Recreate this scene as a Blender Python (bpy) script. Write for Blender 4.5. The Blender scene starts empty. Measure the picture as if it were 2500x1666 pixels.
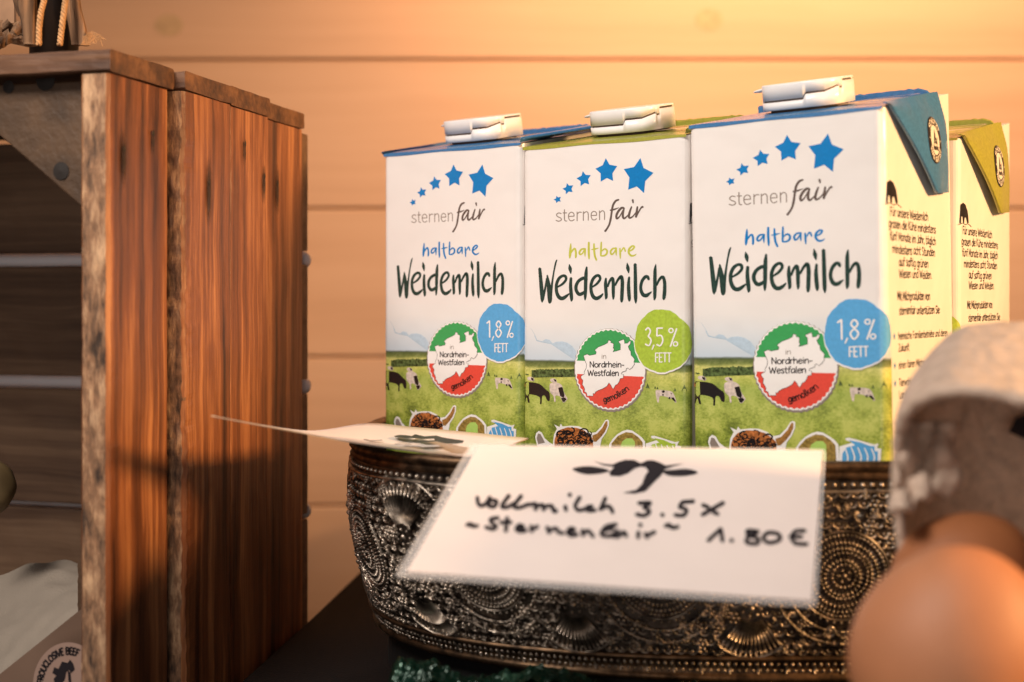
import bpy, math, random
from mathutils import Vector, noise, Matrix
random.seed(7)
scene = bpy.context.scene
COL = scene.collection
ZC = 0.27                      # height of the lens above the lower table
F = 3200.0                     # focal length of the photograph, in its pixels

# ------------------------------------------------------------------ camera
cd = bpy.data.cameras.new('camera')
cam = bpy.data.objects.new('camera', cd); COL.objects.link(cam)
cam.location = (0, 0, ZC); cam.rotation_euler = (math.radians(90), 0, 0)
cd.sensor_width = 36; cd.lens = F / 2500 * 36
cd.shift_y = -105 / 2500
cd.clip_start = 0.01; cd.clip_end = 50
cd.dof.use_dof = True; cd.dof.focus_distance = 0.49; cd.dof.aperture_fstop = 7.6
scene.camera = cam

# ------------------------------------------------------------------ light
w_ = bpy.data.worlds.new('World'); scene.world = w_; w_.use_nodes = True
bg = w_.node_tree.nodes['Background']
bg.inputs[0].default_value = (0.80, 0.80, 0.86, 1); bg.inputs[1].default_value = 0.10

def area(name, loc, target, size, power, color, size_y=None, spread=180):
    l = bpy.data.lights.new(name, 'AREA'); l.energy = power; l.color = color
    l.shape = 'RECTANGLE'; l.size = size; l.size_y = size_y or size; l.spread = math.radians(spread)
    o = bpy.data.objects.new(name, l); COL.objects.link(o); o.location = loc
    o.rotation_euler = (Vector(target) - Vector(loc)).to_track_quat('-Z', 'Y').to_euler()
    return o
def spot(name, loc, target, power, color, angle, blend, radius):
    l = bpy.data.lights.new(name, 'SPOT'); l.energy = power; l.color = color
    l.spot_size = math.radians(angle); l.spot_blend = blend; l.shadow_soft_size = radius
    o = bpy.data.objects.new(name, l); COL.objects.link(o); o.location = loc
    o.rotation_euler = (Vector(target) - Vector(loc)).to_track_quat('-Z', 'Y').to_euler()
    return o
# daylight falling in through the open front of the stall
area('daylight_opening', (-0.31, 0.09, ZC + 0.44), (0.04, 0.47, ZC - 0.06), 0.20, 1.24, (1.0, 0.905, 0.82), spread=85)
# wide soft fill added in front to brighten the inside of the crate
area('front_fill', (-0.25, -1.1, ZC + 0.05), (-0.10, 0.5, ZC), 0.9, 5.2, (1.0, 0.86, 0.76))
# warm bulb at the right of the shelf
spot('warm_spotlight', (0.74, 0.120, ZC + 0.205), (-0.173, 0.515, ZC + 0.025), 50.0, (1.0, 0.565, 0.235), 42, 0.3, 0.08)
# warm bulb above the cartons shining on the plank wall
spot('wall_spotlight', (0.20, 0.58, ZC + 0.53), (0.19, 0.95, ZC + 0.30), 31.0, (1.0, 0.57, 0.27), 104, 0.9, 0.05)

scene.view_settings.view_transform = 'Standard'
scene.view_settings.look = 'None'
scene.view_settings.exposure = 0.0
scene.view_settings.gamma = 1.0
scene.render.engine = 'CYCLES'

# ------------------------------------------------------------------ helpers
def P(px, py, Y):
    """point of the place seen at photo pixel (px,py) at distance Y"""
    return Vector(((px - 1250) / F * Y, Y, ZC + (728 - py) / F * Y))

def sm(pts, n=6):
    """Catmull-Rom through points of any dimension"""
    out = []
    L = len(pts)
    if L < 3: return [tuple(p) for p in pts]
    for i in range(L - 1):
        p0 = pts[max(i - 1, 0)]; p1 = pts[i]; p2 = pts[i + 1]; p3 = pts[min(i + 2, L - 1)]
        for k in range(n):
            t = k / n
            out.append(tuple(0.5 * (2 * b + (c - a) * t + (2 * a - 5 * b + 4 * c - d) * t * t + (3 * b - a - 3 * c + d) * t ** 3)
                             for a, b, c, d in zip(p0, p1, p2, p3)))
    out.append(tuple(pts[-1]))
    return out

def smc(pts, n=5):
    L = len(pts); out = []
    for i in range(L):
        p0 = pts[i - 1]; p1 = pts[i]; p2 = pts[(i + 1) % L]; p3 = pts[(i + 2) % L]
        for k in range(n):
            t = k / n
            out.append(tuple(0.5 * (2 * b + (c - a) * t + (2 * a - 5 * b + 4 * c - d) * t * t + (3 * b - a - 3 * c + d) * t ** 3)
                             for a, b, c, d in zip(p0, p1, p2, p3)))
    return out

class MB:
    def __init__(self): self.v = []; self.f = []; self.m = []
    def add(self, vs, fs, mi=0):
        o = len(self.v); self.v += [tuple(p) for p in vs]
        for f in fs: self.f.append(tuple(i + o for i in f)); self.m.append(mi)
    def grid(self, fn, nu, nv, mi=0, closed=False):
        vs = [fn(i / nu, j / nv) for j in range(nv + 1) for i in range(nu + (0 if closed else 1))]
        W = nu if closed else nu + 1
        fs = []
        for j in range(nv):
            for i in range(nu):
                i2 = (i + 1) % W if closed else i + 1
                fs.append((j * W + i, j * W + i2, (j + 1) * W + i2, (j + 1) * W + i))
        self.add(vs, fs, mi)
    def box(self, o, ax, ay, az, mi=0):
        o, ax, ay, az = map(Vector, (o, ax, ay, az))
        vs = [o, o + ax, o + ax + ay, o + ay, o + az, o + ax + az, o + ax + ay + az, o + ay + az]
        self.add(vs, [(0, 3, 2, 1), (4, 5, 6, 7), (0, 1, 5, 4), (1, 2, 6, 5), (2, 3, 7, 6), (3, 0, 4, 7)], mi)
    def build(self, name, mats, parent=None, smooth=False, offset=None):
        me = bpy.data.meshes.new(name)
        v = self.v if offset is None else [(a[0] - offset[0], a[1] - offset[1], a[2] - offset[2]) for a in self.v]
        me.from_pydata(v, [], self.f)
        if not isinstance(mats, (list, tuple)): mats = [mats]
        for m in mats: me.materials.append(m)
        if len(mats) > 1: me.polygons.foreach_set('material_index', self.m)
        if smooth: me.polygons.foreach_set('use_smooth', [True] * len(me.polygons))
        me.update()
        o = bpy.data.objects.new(name, me); COL.objects.link(o)
        if parent is not None: o.parent = parent
        return o

def fix_normals(o):
    import bmesh
    bm = bmesh.new(); bm.from_mesh(o.data); bmesh.ops.recalc_face_normals(bm, faces=bm.faces); bm.to_mesh(o.data); bm.free()
    return o
def bevel(o, w, seg=2):
    m = o.modifiers.new('bevel', 'BEVEL'); m.width = w; m.segments = seg; m.limit_method = 'ANGLE'; m.angle_limit = math.radians(35)
    return o
def empty(name, loc=(0, 0, 0), rot=(0, 0, 0)):
    o = bpy.data.objects.new(name, None); COL.objects.link(o); o.location = loc; o.rotation_euler = rot
    o.empty_display_size = 0.02
    return o
def tag(o, label=None, cat=None, group=None, kind=None):
    if label: o['label'] = label
    if cat: o['category'] = cat
    if group: o['group'] = group
    if kind: o['kind'] = kind
    return o

# ------------------------------------------------------------------ materials
def new_mat(name):
    m = bpy.data.materials.new(name); m.use_nodes = True
    nt = m.node_tree
    return m, nt, nt.nodes['Principled BSDF']
def N(nt, t, **kw):
    n = nt.nodes.new(t)
    for k, v in kw.items(): setattr(n, k, v)
    return n
def ramp(nt, stops):
    r = N(nt, 'ShaderNodeValToRGB'); cr = r.color_ramp
    while len(cr.elements) < len(stops): cr.elements.new(0.5)
    for e, (p, c) in zip(cr.elements, stops): e.position = p; e.color = (*c, 1) if len(c) == 3 else c
    return r
def plain(name, col, rough=0.5, metal=0.0, bump=0.0, bscale=300, var=0.0, vscale=60, sheen=0, coat=0.0, sss=0.0):
    m, nt, b = new_mat(name)
    b.inputs['Base Color'].default_value = (*col, 1); b.inputs['Roughness'].default_value = rough
    b.inputs['Metallic'].default_value = metal
    if coat: b.inputs['Coat Weight'].default_value = coat; b.inputs['Coat Roughness'].default_value = 0.12
    if sss:
        b.inputs['Subsurface Weight'].default_value = sss; b.inputs['Subsurface Radius'].default_value = (0.004, 0.002, 0.001); b.inputs['Subsurface Scale'].default_value = 1
    tc = N(nt, 'ShaderNodeTexCoord')
    if var:
        n = N(nt, 'ShaderNodeTexNoise'); n.inputs['Scale'].default_value = vscale; n.inputs['Detail'].default_value = 5
        nt.links.new(tc.outputs['Object'], n.inputs['Vector'])
        r = ramp(nt, [(0.3, tuple(c * (1 - var) for c in col)), (0.7, tuple(min(1, c * (1 + var)) for c in col))])
        nt.links.new(n.outputs['Fac'], r.inputs[0]); nt.links.new(r.outputs[0], b.inputs['Base Color'])
    if bump:
        n = N(nt, 'ShaderNodeTexNoise'); n.inputs['Scale'].default_value = bscale; n.inputs['Detail'].default_value = 6
        nt.links.new(tc.outputs['Object'], n.inputs['Vector'])
        bp = N(nt, 'ShaderNodeBump'); bp.inputs['Strength'].default_value = 1; bp.inputs['Distance'].default_value = bump
        nt.links.new(n.outputs['Fac'], bp.inputs['Height']); nt.links.new(bp.outputs[0], b.inputs['Normal'])
    return m

def wood(name, dark, mid, light, axis='Z', scale=1.0, rough=0.6, bump=0.0006, streak=1.0, knots=0.0, blotch=0.5, along=1.0):
    """grain runs along axis; streaks thin across it"""
    m, nt, b = new_mat(name)
    tc = N(nt, 'ShaderNodeTexCoord')
    oi = N(nt, 'ShaderNodeObjectInfo')
    ad = N(nt, 'ShaderNodeVectorMath', operation='ADD')
    sc = N(nt, 'ShaderNodeVectorMath', operation='SCALE'); sc.inputs['Scale'].default_value = 3.1
    cx = N(nt, 'ShaderNodeCombineXYZ')
    for i in range(3): nt.links.new(oi.outputs['Random'], cx.inputs[i])
    nt.links.new(cx.outputs[0], sc.inputs[0])
    nt.links.new(tc.outputs['Object'], ad.inputs[0]); nt.links.new(sc.outputs[0], ad.inputs[1])
    # gentle waviness
    nw = N(nt, 'ShaderNodeTexNoise'); nw.inputs['Scale'].default_value = 22 * scale; nw.inputs['Detail'].default_value = 2
    nt.links.new(ad.outputs[0], nw.inputs['Vector'])
    s2 = N(nt, 'ShaderNodeVectorMath', operation='SCALE'); s2.inputs['Scale'].default_value = 0.0045 / scale
    nt.links.new(nw.outputs['Color'], s2.inputs[0])
    a2 = N(nt, 'ShaderNodeVectorMath', operation='ADD'); nt.links.new(ad.outputs[0], a2.inputs[0]); nt.links.new(s2.outputs[0], a2.inputs[1])
    mp = N(nt, 'ShaderNodeMapping')
    s = [330 * scale] * 3; s['XYZ'.index(axis)] = 7 * scale * along
    mp.inputs['Scale'].default_value = s
    nt.links.new(a2.outputs[0], mp.inputs['Vector'])
    n1 = N(nt, 'ShaderNodeTexNoise'); n1.inputs['Scale'].default_value = 1.0; n1.inputs['Detail'].default_value = 8; n1.inputs['Roughness'].default_value = 0.65
    nt.links.new(mp.outputs[0], n1.inputs['Vector'])
    mp2 = N(nt, 'ShaderNodeMapping'); s = [75 * scale] * 3; s['XYZ'.index(axis)] = 7 * scale * (along + 2) / 3
    mp2.inputs['Scale'].default_value = s; nt.links.new(a2.outputs[0], mp2.inputs['Vector'])
    n2 = N(nt, 'ShaderNodeTexNoise'); n2.inputs['Scale'].default_value = 1.0; n2.inputs['Detail'].default_value = 4
    nt.links.new(mp2.outputs[0], n2.inputs['Vector'])
    mix = N(nt, 'ShaderNodeMath', operation='MULTIPLY_ADD'); mix.inputs[1].default_value = 0.5 * streak
    hb = N(nt, 'ShaderNodeMath', operation='MULTIPLY'); hb.inputs[1].default_value = blotch
    nt.links.new(n2.outputs['Fac'], hb.inputs[0]); nt.links.new(n1.outputs['Fac'], mix.inputs[0]); nt.links.new(hb.outputs[0], mix.inputs[2])
    tot = 0.5 * (0.5 * streak + blotch)
    r = ramp(nt, [(tot - 0.13, dark), (tot, mid), (tot + 0.12, light)])
    nt.links.new(mix.outputs[0], r.inputs[0])
    nt.links.new(r.outputs[0], b.inputs['Base Color'])
    b.inputs['Roughness'].default_value = rough
    bp = N(nt, 'ShaderNodeBump'); bp.inputs['Distance'].default_value = bump; bp.inputs['Strength'].default_value = 1
    nt.links.new(mix.outputs[0], bp.inputs['Height']); nt.links.new(bp.outputs[0], b.inputs['Normal'])
    return m

M = {}
M['wall'] = wood('pale_pine', (0.58, 0.362, 0.235), (0.63, 0.402, 0.265), (0.66, 0.43, 0.29), 'X', 0.35, 0.55, 0.0002)
M['crate'] = wood('orange_brown_wood', (0.040, 0.012, 0.005), (0.205, 0.068, 0.025), (0.50, 0.21, 0.080), 'Z', 1.0, 0.42, 0.0009)
M['crate_top'] = wood('brown_wood_lengthwise', (0.035, 0.015, 0.008), (0.10, 0.042, 0.018), (0.19, 0.085, 0.036), 'X', 0.9, 0.6, 0.0009)
M['crate_back'] = wood('dark_slat_wood', (0.07, 0.035, 0.019), (0.14, 0.078, 0.044), (0.22, 0.13, 0.075), 'X', 0.7, 0.6, 0.0004)
M['weathered'] = wood('weathered_sawn_edge', (0.045, 0.026, 0.017), (0.29, 0.155, 0.083), (0.62, 0.385, 0.22), 'Z', 1.7, 0.8, 0.0022, along=12)
M['gusset'] = plain('stained_plywood', (0.080, 0.042, 0.020), 0.55, 0, 0.0003, 500, 0.35, 90)
M['nail'] = plain('rusty_nail_stain', (0.018, 0.012, 0.009), 0.7, 0.2)
def streak_mat():
    m, nt, b = new_mat('nail_rust_streak'); b.inputs['Base Color'].default_value = (0.022, 0.010, 0.006, 1); b.inputs['Roughness'].default_value = .8
    tc = N(nt, 'ShaderNodeTexCoord'); mp = N(nt, 'ShaderNodeMapping'); mp.inputs['Location'].default_value = (0, -1, -1); mp.inputs['Scale'].default_value = (0, 2, 2)
    nt.links.new(tc.outputs['Generated'], mp.inputs[0]); g = N(nt, 'ShaderNodeTexGradient', gradient_type='SPHERICAL'); nt.links.new(mp.outputs[0], g.inputs[0])
    n = N(nt, 'ShaderNodeTexNoise'); n.inputs['Scale'].default_value = 900; nt.links.new(tc.outputs['Object'], n.inputs['Vector'])
    a = N(nt, 'ShaderNodeMath', operation='MULTIPLY_ADD'); a.inputs[1].default_value = .5; a.inputs[2].default_value = -.18; nt.links.new(n.outputs['Fac'], a.inputs[0])
    a2 = N(nt, 'ShaderNodeMath', operation='ADD'); nt.links.new(a.outputs[0], a2.inputs[0]); nt.links.new(g.outputs['Fac'], a2.inputs[1])
    r = N(nt, 'ShaderNodeMapRange'); r.inputs[1].default_value = .15; r.inputs[2].default_value = .85; nt.links.new(a2.outputs[0], r.inputs[0]); nt.links.new(r.outputs[0], b.inputs['Alpha'])
    return m
M['stain'] = streak_mat()
M['white_rod'] = plain('gap_light_white', (0.85, 0.84, 0.88), 0.3)
M['paper'] = plain('white_card', (0.74, 0.64, 0.595), 0.45, var=0.02)
M['ink'] = plain('black_ink', (0.008, 0.004, 0.007), 0.9)
M['inkg'] = plain('dark_green_ink', (0.010, 0.016, 0.006), 0.5)
M['cap'] = plain('white_plastic', (0.82, 0.79, 0.77), 0.3, coat=0.2)
M['capgap'] = plain('cap_slot', (0.10, 0.06, 0.04), 0.7)
M['black'] = plain('black_cloth', (0.005, 0.0035, 0.0035), 0.9, bump=0.0004, bscale=900)
M['floor'] = plain('dark_table', (0.03, 0.018, 0.012), 0.7)

# milk carton board: glossy white with slight waviness
M['black'].node_tree.nodes['Principled BSDF'].inputs['Specular IOR Level'].default_value = 0.15
def carton_white():
    m, nt, b = new_mat('laminated_white_board')
    b.inputs['Base Color'].default_value = (0.79, 0.745, 0.71, 1); b.inputs['Roughness'].default_value = 0.25
    tc = N(nt, 'ShaderNodeTexCoord')
    n = N(nt, 'ShaderNodeTexNoise'); n.inputs['Scale'].default_value = 26; n.inputs['Detail'].default_value = 3
    nt.links.new(tc.outputs['Object'], n.inputs['Vector'])
    bp = N(nt, 'ShaderNodeBump'); bp.inputs['Distance'].default_value = 0.0022; bp.inputs['Strength'].default_value = 1
    nt.links.new(n.outputs['Fac'], bp.inputs['Height']); nt.links.new(bp.outputs[0], b.inputs['Normal'])
    return m
M['board'] = carton_white()
def printed(name, col, rough=0.27, var=0.06):
    m, nt, b = new_mat(name)
    tc = N(nt, 'ShaderNodeTexCoord')
    n = N(nt, 'ShaderNodeTexNoise'); n.inputs['Scale'].default_value = 900; n.inputs['Detail'].default_value = 4
    nt.links.new(tc.outputs['Object'], n.inputs['Vector'])
    r = ramp(nt, [(0.3, tuple(c * (1 - var) for c in col)), (0.7, tuple(min(1, c * (1 + var)) for c in col))])
    nt.links.new(n.outputs['Fac'], r.inputs[0]); nt.links.new(r.outputs[0], b.inputs['Base Color'])
    b.inputs['Roughness'].default_value = rough
    n2 = N(nt, 'ShaderNodeTexNoise'); n2.inputs['Scale'].default_value = 26; n2.inputs['Detail'].default_value = 3
    nt.links.new(tc.outputs['Object'], n2.inputs['Vector'])
    bp = N(nt, 'ShaderNodeBump'); bp.inputs['Distance'].default_value = 0.0022
    nt.links.new(n2.outputs['Fac'], bp.inputs['Height']); nt.links.new(bp.outputs[0], b.inputs['Normal'])
    return m
M['blue'] = printed('blue_print', (0.006, 0.19, 0.50))
M['lime'] = printed('lime_print', (0.50, 0.52, 0.07))
M['sky_blue'] = printed('light_blue_print', (0.10, 0.36, 0.66))
M['leaf_green'] = printed('yellow_green_print', (0.38, 0.52, 0.055), var=0.15)
M['deep'] = printed('dark_green_print', (0.022, 0.050, 0.040), var=0.3)
M['taupe'] = printed('taupe_print', (0.27, 0.22, 0.185))
M['brown'] = printed('brown_print', (0.12, 0.088, 0.075))
M['white_ink'] = printed('white_print', (0.84, 0.81, 0.78), var=0.01)
M['seal_green'] = printed('green_print', (0.05, 0.34, 0.10))
M['seal_red'] = printed('red_print', (0.72, 0.075, 0.050))
M['black_print'] = printed('black_print', (0.016, 0.012, 0.012))
M['cream'] = printed('cream_print', (0.80, 0.74, 0.66), var=0.06)
M['hedge'] = printed('hedge_print', (0.075, 0.11, 0.035), var=0.9)
M['cow_white'] = printed('cow_white_print', (0.62, 0.52, 0.45), var=0.25)
M['rust'] = printed('rust_print', (0.42, 0.14, 0.04), var=0.6)
M['horn'] = printed('horn_print', (0.33, 0.16, 0.045), var=0.5)
M['olive'] = printed('olive_print', (0.30, 0.20, 0.05), var=0.5)
M['pale_green'] = printed('pale_green_print', (0.42, 0.62, 0.14))
M['pale_cloud'] = printed('pale_cloud_print', (0.46, 0.58, 0.68), var=0.07)
M['top_blue'] = printed('blue_top', (0.05, 0.17, 0.36), var=0.15)
M['top_lime'] = printed('yellow_green_top', (0.33, 0.32, 0.05), var=0.12)
M['swirl'] = printed('cream_swirl_print', (0.75, 0.55, 0.38), var=0.1)

def meadow_mat():
    """printed photograph of a pasture: z (object) runs up the pack; horizon at object z HZ"""
    m, nt, b = new_mat('meadow_print')
    tc = N(nt, 'ShaderNodeTexCoord'); sp = N(nt, 'ShaderNodeSeparateXYZ'); nt.links.new(tc.outputs['Object'], sp.inputs[0])
    # t: distance below top of the front face in mm
    t = N(nt, 'ShaderNodeMapRange'); t.inputs[1].default_value = 0.170 - 0.060; t.inputs[2].default_value = 0.0; t.inputs[3].default_value = 0.0; t.inputs[4].default_value = 1.0
    nt.links.new(sp.outputs['Z'], t.inputs[0])
    # wobble of the bands
    mp = N(nt, 'ShaderNodeMapping'); mp.inputs['Scale'].default_value = (60, 60, 200); nt.links.new(tc.outputs['Object'], mp.inputs[0])
    nz = N(nt, 'ShaderNodeTexNoise'); nz.inputs['Scale'].default_value = 1; nz.inputs['Detail'].default_value = 6
    nt.links.new(mp.outputs[0], nz.inputs['Vector'])
    wob = N(nt, 'ShaderNodeMath', operation='MULTIPLY_ADD'); wob.inputs[1].default_value = 0.022
    nt.links.new(nz.outputs['Fac'], wob.inputs[0]); nt.links.new(t.outputs[0], wob.inputs[2])
    # horizon at t=81.8mm -> (81.8-60)/110=.198 ; +.011 mean wobble
    W = (0.79, 0.745, 0.71)
    r = ramp(nt, [(0.0, W), (0.07, (0.77, 0.745, 0.715)), (0.203, (0.54, 0.63, 0.70)), (0.209, (0.075, 0.10, 0.045)), (0.226, (0.22, 0.26, 0.08)),
                  (0.234, (0.62, 0.60, 0.20)), (0.262, (0.52, 0.54, 0.13)), (0.31, (0.34, 0.42, 0.09)), (0.37, (0.45, 0.50, 0.12)), (0.47, (0.40, 0.45, 0.085)), (0.60, (0.27, 0.33, 0.05)), (1.0, (0.18, 0.23, 0.03))])
    nt.links.new(wob.outputs[0], r.inputs[0])
    # grass mottling below the horizon
    mg = N(nt, 'ShaderNodeMapping'); mg.inputs['Scale'].default_value = (900, 900, 1300); nt.links.new(tc.outputs['Object'], mg.inputs[0])
    ng = N(nt, 'ShaderNodeTexNoise'); ng.inputs['Scale'].default_value = 1; ng.inputs['Detail'].default_value = 7; ng.inputs['Roughness'].default_value = 0.75
    nt.links.new(mg.outputs[0], ng.inputs['Vector'])
    ng2 = N(nt, 'ShaderNodeTexNoise'); ng2.inputs['Scale'].default_value = 150; ng2.inputs['Detail'].default_value = 5; nt.links.new(tc.outputs['Object'], ng2.inputs['Vector'])
    ga = N(nt, 'ShaderNodeMath', operation='ADD'); nt.links.new(ng.outputs['Fac'], ga.inputs[0]); nt.links.new(ng2.outputs['Fac'], ga.inputs[1])
    rg = ramp(nt, [(0.40, (0.10, 0.18, 0.06)), (0.50, (0.72, 0.80, 0.55)), (0.58, (1.3, 1.22, 1.4))])
    gs = N(nt, 'ShaderNodeMath', operation='MULTIPLY'); gs.inputs[1].default_value = 0.5; nt.links.new(ga.outputs[0], gs.inputs[0])
    nt.links.new(gs.outputs[0], rg.inputs[0])
    am = N(nt, 'ShaderNodeMapRange'); am.inputs[1].default_value = 0.24; am.inputs[2].default_value = 0.62; am.inputs[3].default_value = 0.45; am.inputs[4].default_value = 1.0
    nt.links.new(t.outputs[0], am.inputs[0])
    below = N(nt, 'ShaderNodeMath', operation='GREATER_THAN'); below.inputs[1].default_value = 0.20; nt.links.new(t.outputs[0], below.inputs[0])
    fm = N(nt, 'ShaderNodeMath', operation='MULTIPLY'); nt.links.new(am.outputs[0], fm.inputs[0]); nt.links.new(below.outputs[0], fm.inputs[1])
    mx = N(nt, 'ShaderNodeMix', data_type='RGBA', blend_type='MULTIPLY')
    nt.links.new(fm.outputs[0], mx.inputs[0]); nt.links.new(r.outputs[0], mx.inputs[6]); nt.links.new(rg.outputs[0], mx.inputs[7])
    nt.links.new(mx.outputs[2], b.inputs['Base Color']); b.inputs['Roughness'].default_value = 0.27
    n2 = N(nt, 'ShaderNodeTexNoise'); n2.inputs['Scale'].default_value = 26; n2.inputs['Detail'].default_value = 3
    nt.links.new(tc.outputs['Object'], n2.inputs['Vector'])
    bp = N(nt, 'ShaderNodeBump'); bp.inputs['Distance'].default_value = 0.0022
    nt.links.new(n2.outputs['Fac'], bp.inputs['Height']); nt.links.new(bp.outputs[0], b.inputs['Normal'])
    return m
M['meadow'] = meadow_mat()

def antique(name, c1, c2, rough=0.36):
    m, nt, b = new_mat(name)
    tc = N(nt, 'ShaderNodeTexCoord')
    n = N(nt, 'ShaderNodeTexNoise'); n.inputs['Scale'].default_value = 220; n.inputs['Detail'].default_value = 6
    nt.links.new(tc.outputs['Object'], n.inputs['Vector'])
    r = ramp(nt, [(0.35, c1), (0.62, c2)]); nt.links.new(n.outputs['Fac'], r.inputs[0]); nt.links.new(r.outputs[0], b.inputs['Base Color'])
    b.inputs['Metallic'].default_value = 0.9
    rr = N(nt, 'ShaderNodeMapRange'); rr.inputs[3].default_value = rough + 0.18; rr.inputs[4].default_value = rough - 0.08
    nt.links.new(n.outputs['Fac'], rr.inputs[0]); nt.links.new(rr.outputs[0], b.inputs['Roughness'])
    return m
M['metal'] = antique('antique_brass_relief', (0.11, 0.088, 0.070), (0.52, 0.44, 0.36), 0.29)
M['metal_dark'] = antique('hole_shade_metal', (0.035, 0.028, 0.023), (0.13, 0.105, 0.085), 0.42)  # bowl skin coloured dark for the shade inside the pierced holes
M['metal_rim'] = antique('brown_metal_rim', (0.035, 0.022, 0.014), (0.15, 0.09, 0.05), 0.42)

# ------------------------------------------------------------------ the setting
lower = MB(); lower.box((-1.6, -0.2, -0.03), (3.2, 0, 0), (0, 1.6, 0), (0, 0, 0.03))
o = lower.build('table_surface', M['floor']); tag(o, kind='structure')

YW = 0.95
wall = empty('plank_wall', (0, YW, 0)); tag(wall, 'pale pine plank wall with horizontal grooves behind the cartons', 'wall')
def plank(z0, z1):
    mb = MB(); x0, x1 = -1.3, 1.5; c = 0.0011; g = 0.0006
    prof = [(0.012, z0), (0.0035, z0 + g), (0.0014, z0 + g), (0, z0 + g + c), (0, z1 - g - c), (0.0014, z1 - g), (0.0035, z1 - g), (0.012, z1)]
    vs = [(x, y, z) for x in (x0, x1) for y, z in prof]; n = len(prof)
    fs = [(i, i + 1, n + i + 1, n + i) for i in range(n - 1)]
    mb.add(vs, fs)
    o = mb.build('plank', M['wall'], wall)
    # Object coordinates differ per plank so the grain never repeats
    return o
pitch = 363 * YW / F
zt = ZC + (728 - 146) * YW / F
k = -1
z = zt + 3 * pitch
while z > 0.0:
    plank(z - pitch, z); z -= pitch
bk = MB(); bk.box((-1.3, 0.012, -0.1), (2.8, 0, 0), (0, 0.02, 0), (0, 0, 1.1)); bk.build('backing_board', M['crate_back'], wall)
M['knot'] = plain('pale_knot', (0.53, 0.36, 0.21), 0.6, var=0.15, vscale=200)
for (px, py, r) in ((1730, 48, 0.010), (412, 62, 0.010), (2055, 300, 0.004)):
    p = P(px, py, YW); kb = MB()
    vs = [(p.x, -0.0004, p.z)] + [(p.x + r * math.cos(a * math.pi / 10) * (1 + .1 * random.random()), -0.0002, p.z + 0.8 * r * math.sin(a * math.pi / 10)) for a in range(20)]
    kb.add(vs, [(0, i + 1, (i + 1) % 20 + 1) for i in range(20)]); kb.build('knot', M['knot'], wall)

ZR = ZC - 0.140                # top of the black riser
ris = MB()
prof = [(-0.118, 0.20), (-0.100, 0.48), (-0.0885, 0.578), (-0.079, 0.671), (-0.060, 0.90), (0.9, 0.90), (0.9, 0.20)]
n = len(prof)
vs = [(x, y, ZR) for x, y in prof] + [(x, y, 0.002) for x, y in prof]
ris.add(vs, [tuple(range(n))] + [(i, n + i, n + (i + 1) % n, (i + 1) % n) for i in range(n)])
o = ris.build('display_riser', M['black']); fix_normals(o); bevel(o, 0.003)
tag(o, 'matt black dusty display block under the ornate metal bowl', 'display block')

# ------------------------------------------------------------------ wooden crate on end
K = Vector((-0.1293, 0.42, 0)); dS = Vector((0.2645, 0.9644, 0)); nS = Vector((0.9644, -0.2645, 0)); dL = -nS
crate_rot = math.atan2(-0.2645, 0.9644)
crate = empty('wooden_crate', (K.x, K.y, 0), (0, 0, crate_rot))
tag(crate, 'weathered orange brown wooden crate standing on end at the left', 'crate')
# crate frame: x = outward to the right (negative = into the crate), y = depth
CT = ZC + 0.0798
def rough_board(name, mat, x0, x1, y0, y1, z0, z1, axis='Z', seed=0, amp=0.0005, nseg=90, mats=None, edgeamp=None, par=None):
    """board with uneven edges: rings along the grain axis, 12-point section"""
    mb = MB(); ea = edgeamp if edgeamp is not None else amp
    def sec(a0, a1, b0, b1):
        r = min(a1 - a0, b1 - b0) * 0.10
        m = 4
        pts = []
        pts += [(a0 + r + (a1 - a0 - 2 * r) * i / m, b0) for i in range(m + 1)]
        pts += [(a1, b0 + r + (b1 - b0 - 2 * r) * i / m) for i in range(m + 1)]
        pts += [(a1 - r - (a1 - a0 - 2 * r) * i / m, b1) for i in range(m + 1)]
        pts += [(a0, b1 - r - (b1 - b0 - 2 * r) * i / m) for i in range(m + 1)]
        return pts
    if axis == 'Z': S = sec(x0, x1, y0, y1); L0, L1 = z0, z1
    elif axis == 'X': S = sec(y0, y1, z0, z1); L0, L1 = x0, x1
    n = len(S); rings = []
    for j in range(nseg + 1):
        L = L0 + (L1 - L0) * j / nseg
        for i, (a, b) in enumerate(S):
            q = Vector((a * 90 + seed * 7.3, b * 90, L * 55))
            d = noise.noise(q) * amp * 0.5 + noise.noise(q * 3.1) * amp * 0.5 + (noise.noise(Vector((a * 300, b * 300, L * 420 + seed))) * amp * 0.6 if (mats and abs(b - y0) < .0012) else 0)
            e = (noise.noise(Vector((b * 60 + seed, a * 60, L * 60 + 9))) * .6 + noise.noise(Vector((b * 200 + seed, a * 200, L * 260 + 9))) * .6) * ea * (1 if (not mats or abs(b - y0) < .002) else .04)
            a2, b2 = a + d + e * 0.6, b + d * 0.7 + e
            rings.append((a2, b2, L) if axis == 'Z' else (L, a2, b2))
    fs = []
    for j in range(nseg):
        for i in range(n):
            fs.append((j * n + i, j * n + (i + 1) % n, (j + 1) * n + (i + 1) % n, (j + 1) * n + i))
    fs.append(tuple(range(n - 1, -1, -1))); fs.append(tuple(nseg * n + i for i in range(n)))
    mb.add(rings, fs)
    o = mb.build(name, mat, par or crate); fix_normals(o)
    me = o.data
    if mats:                    # second material on the sawn front edge (normal -y)
        me.materials.append(mats)
        for p in me.polygons:
            if p.normal.y < -0.75: p.material_index = 1
    return o
boards = [(0.0, 0.0372, 0.0, 0.0105), (0.0392, 0.0746, 0.0048, 0.0118), (0.0765, 0.1095, 0.0030, 0.0095), (0.1114, 0.149, 0.0, 0.0095)]
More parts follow.
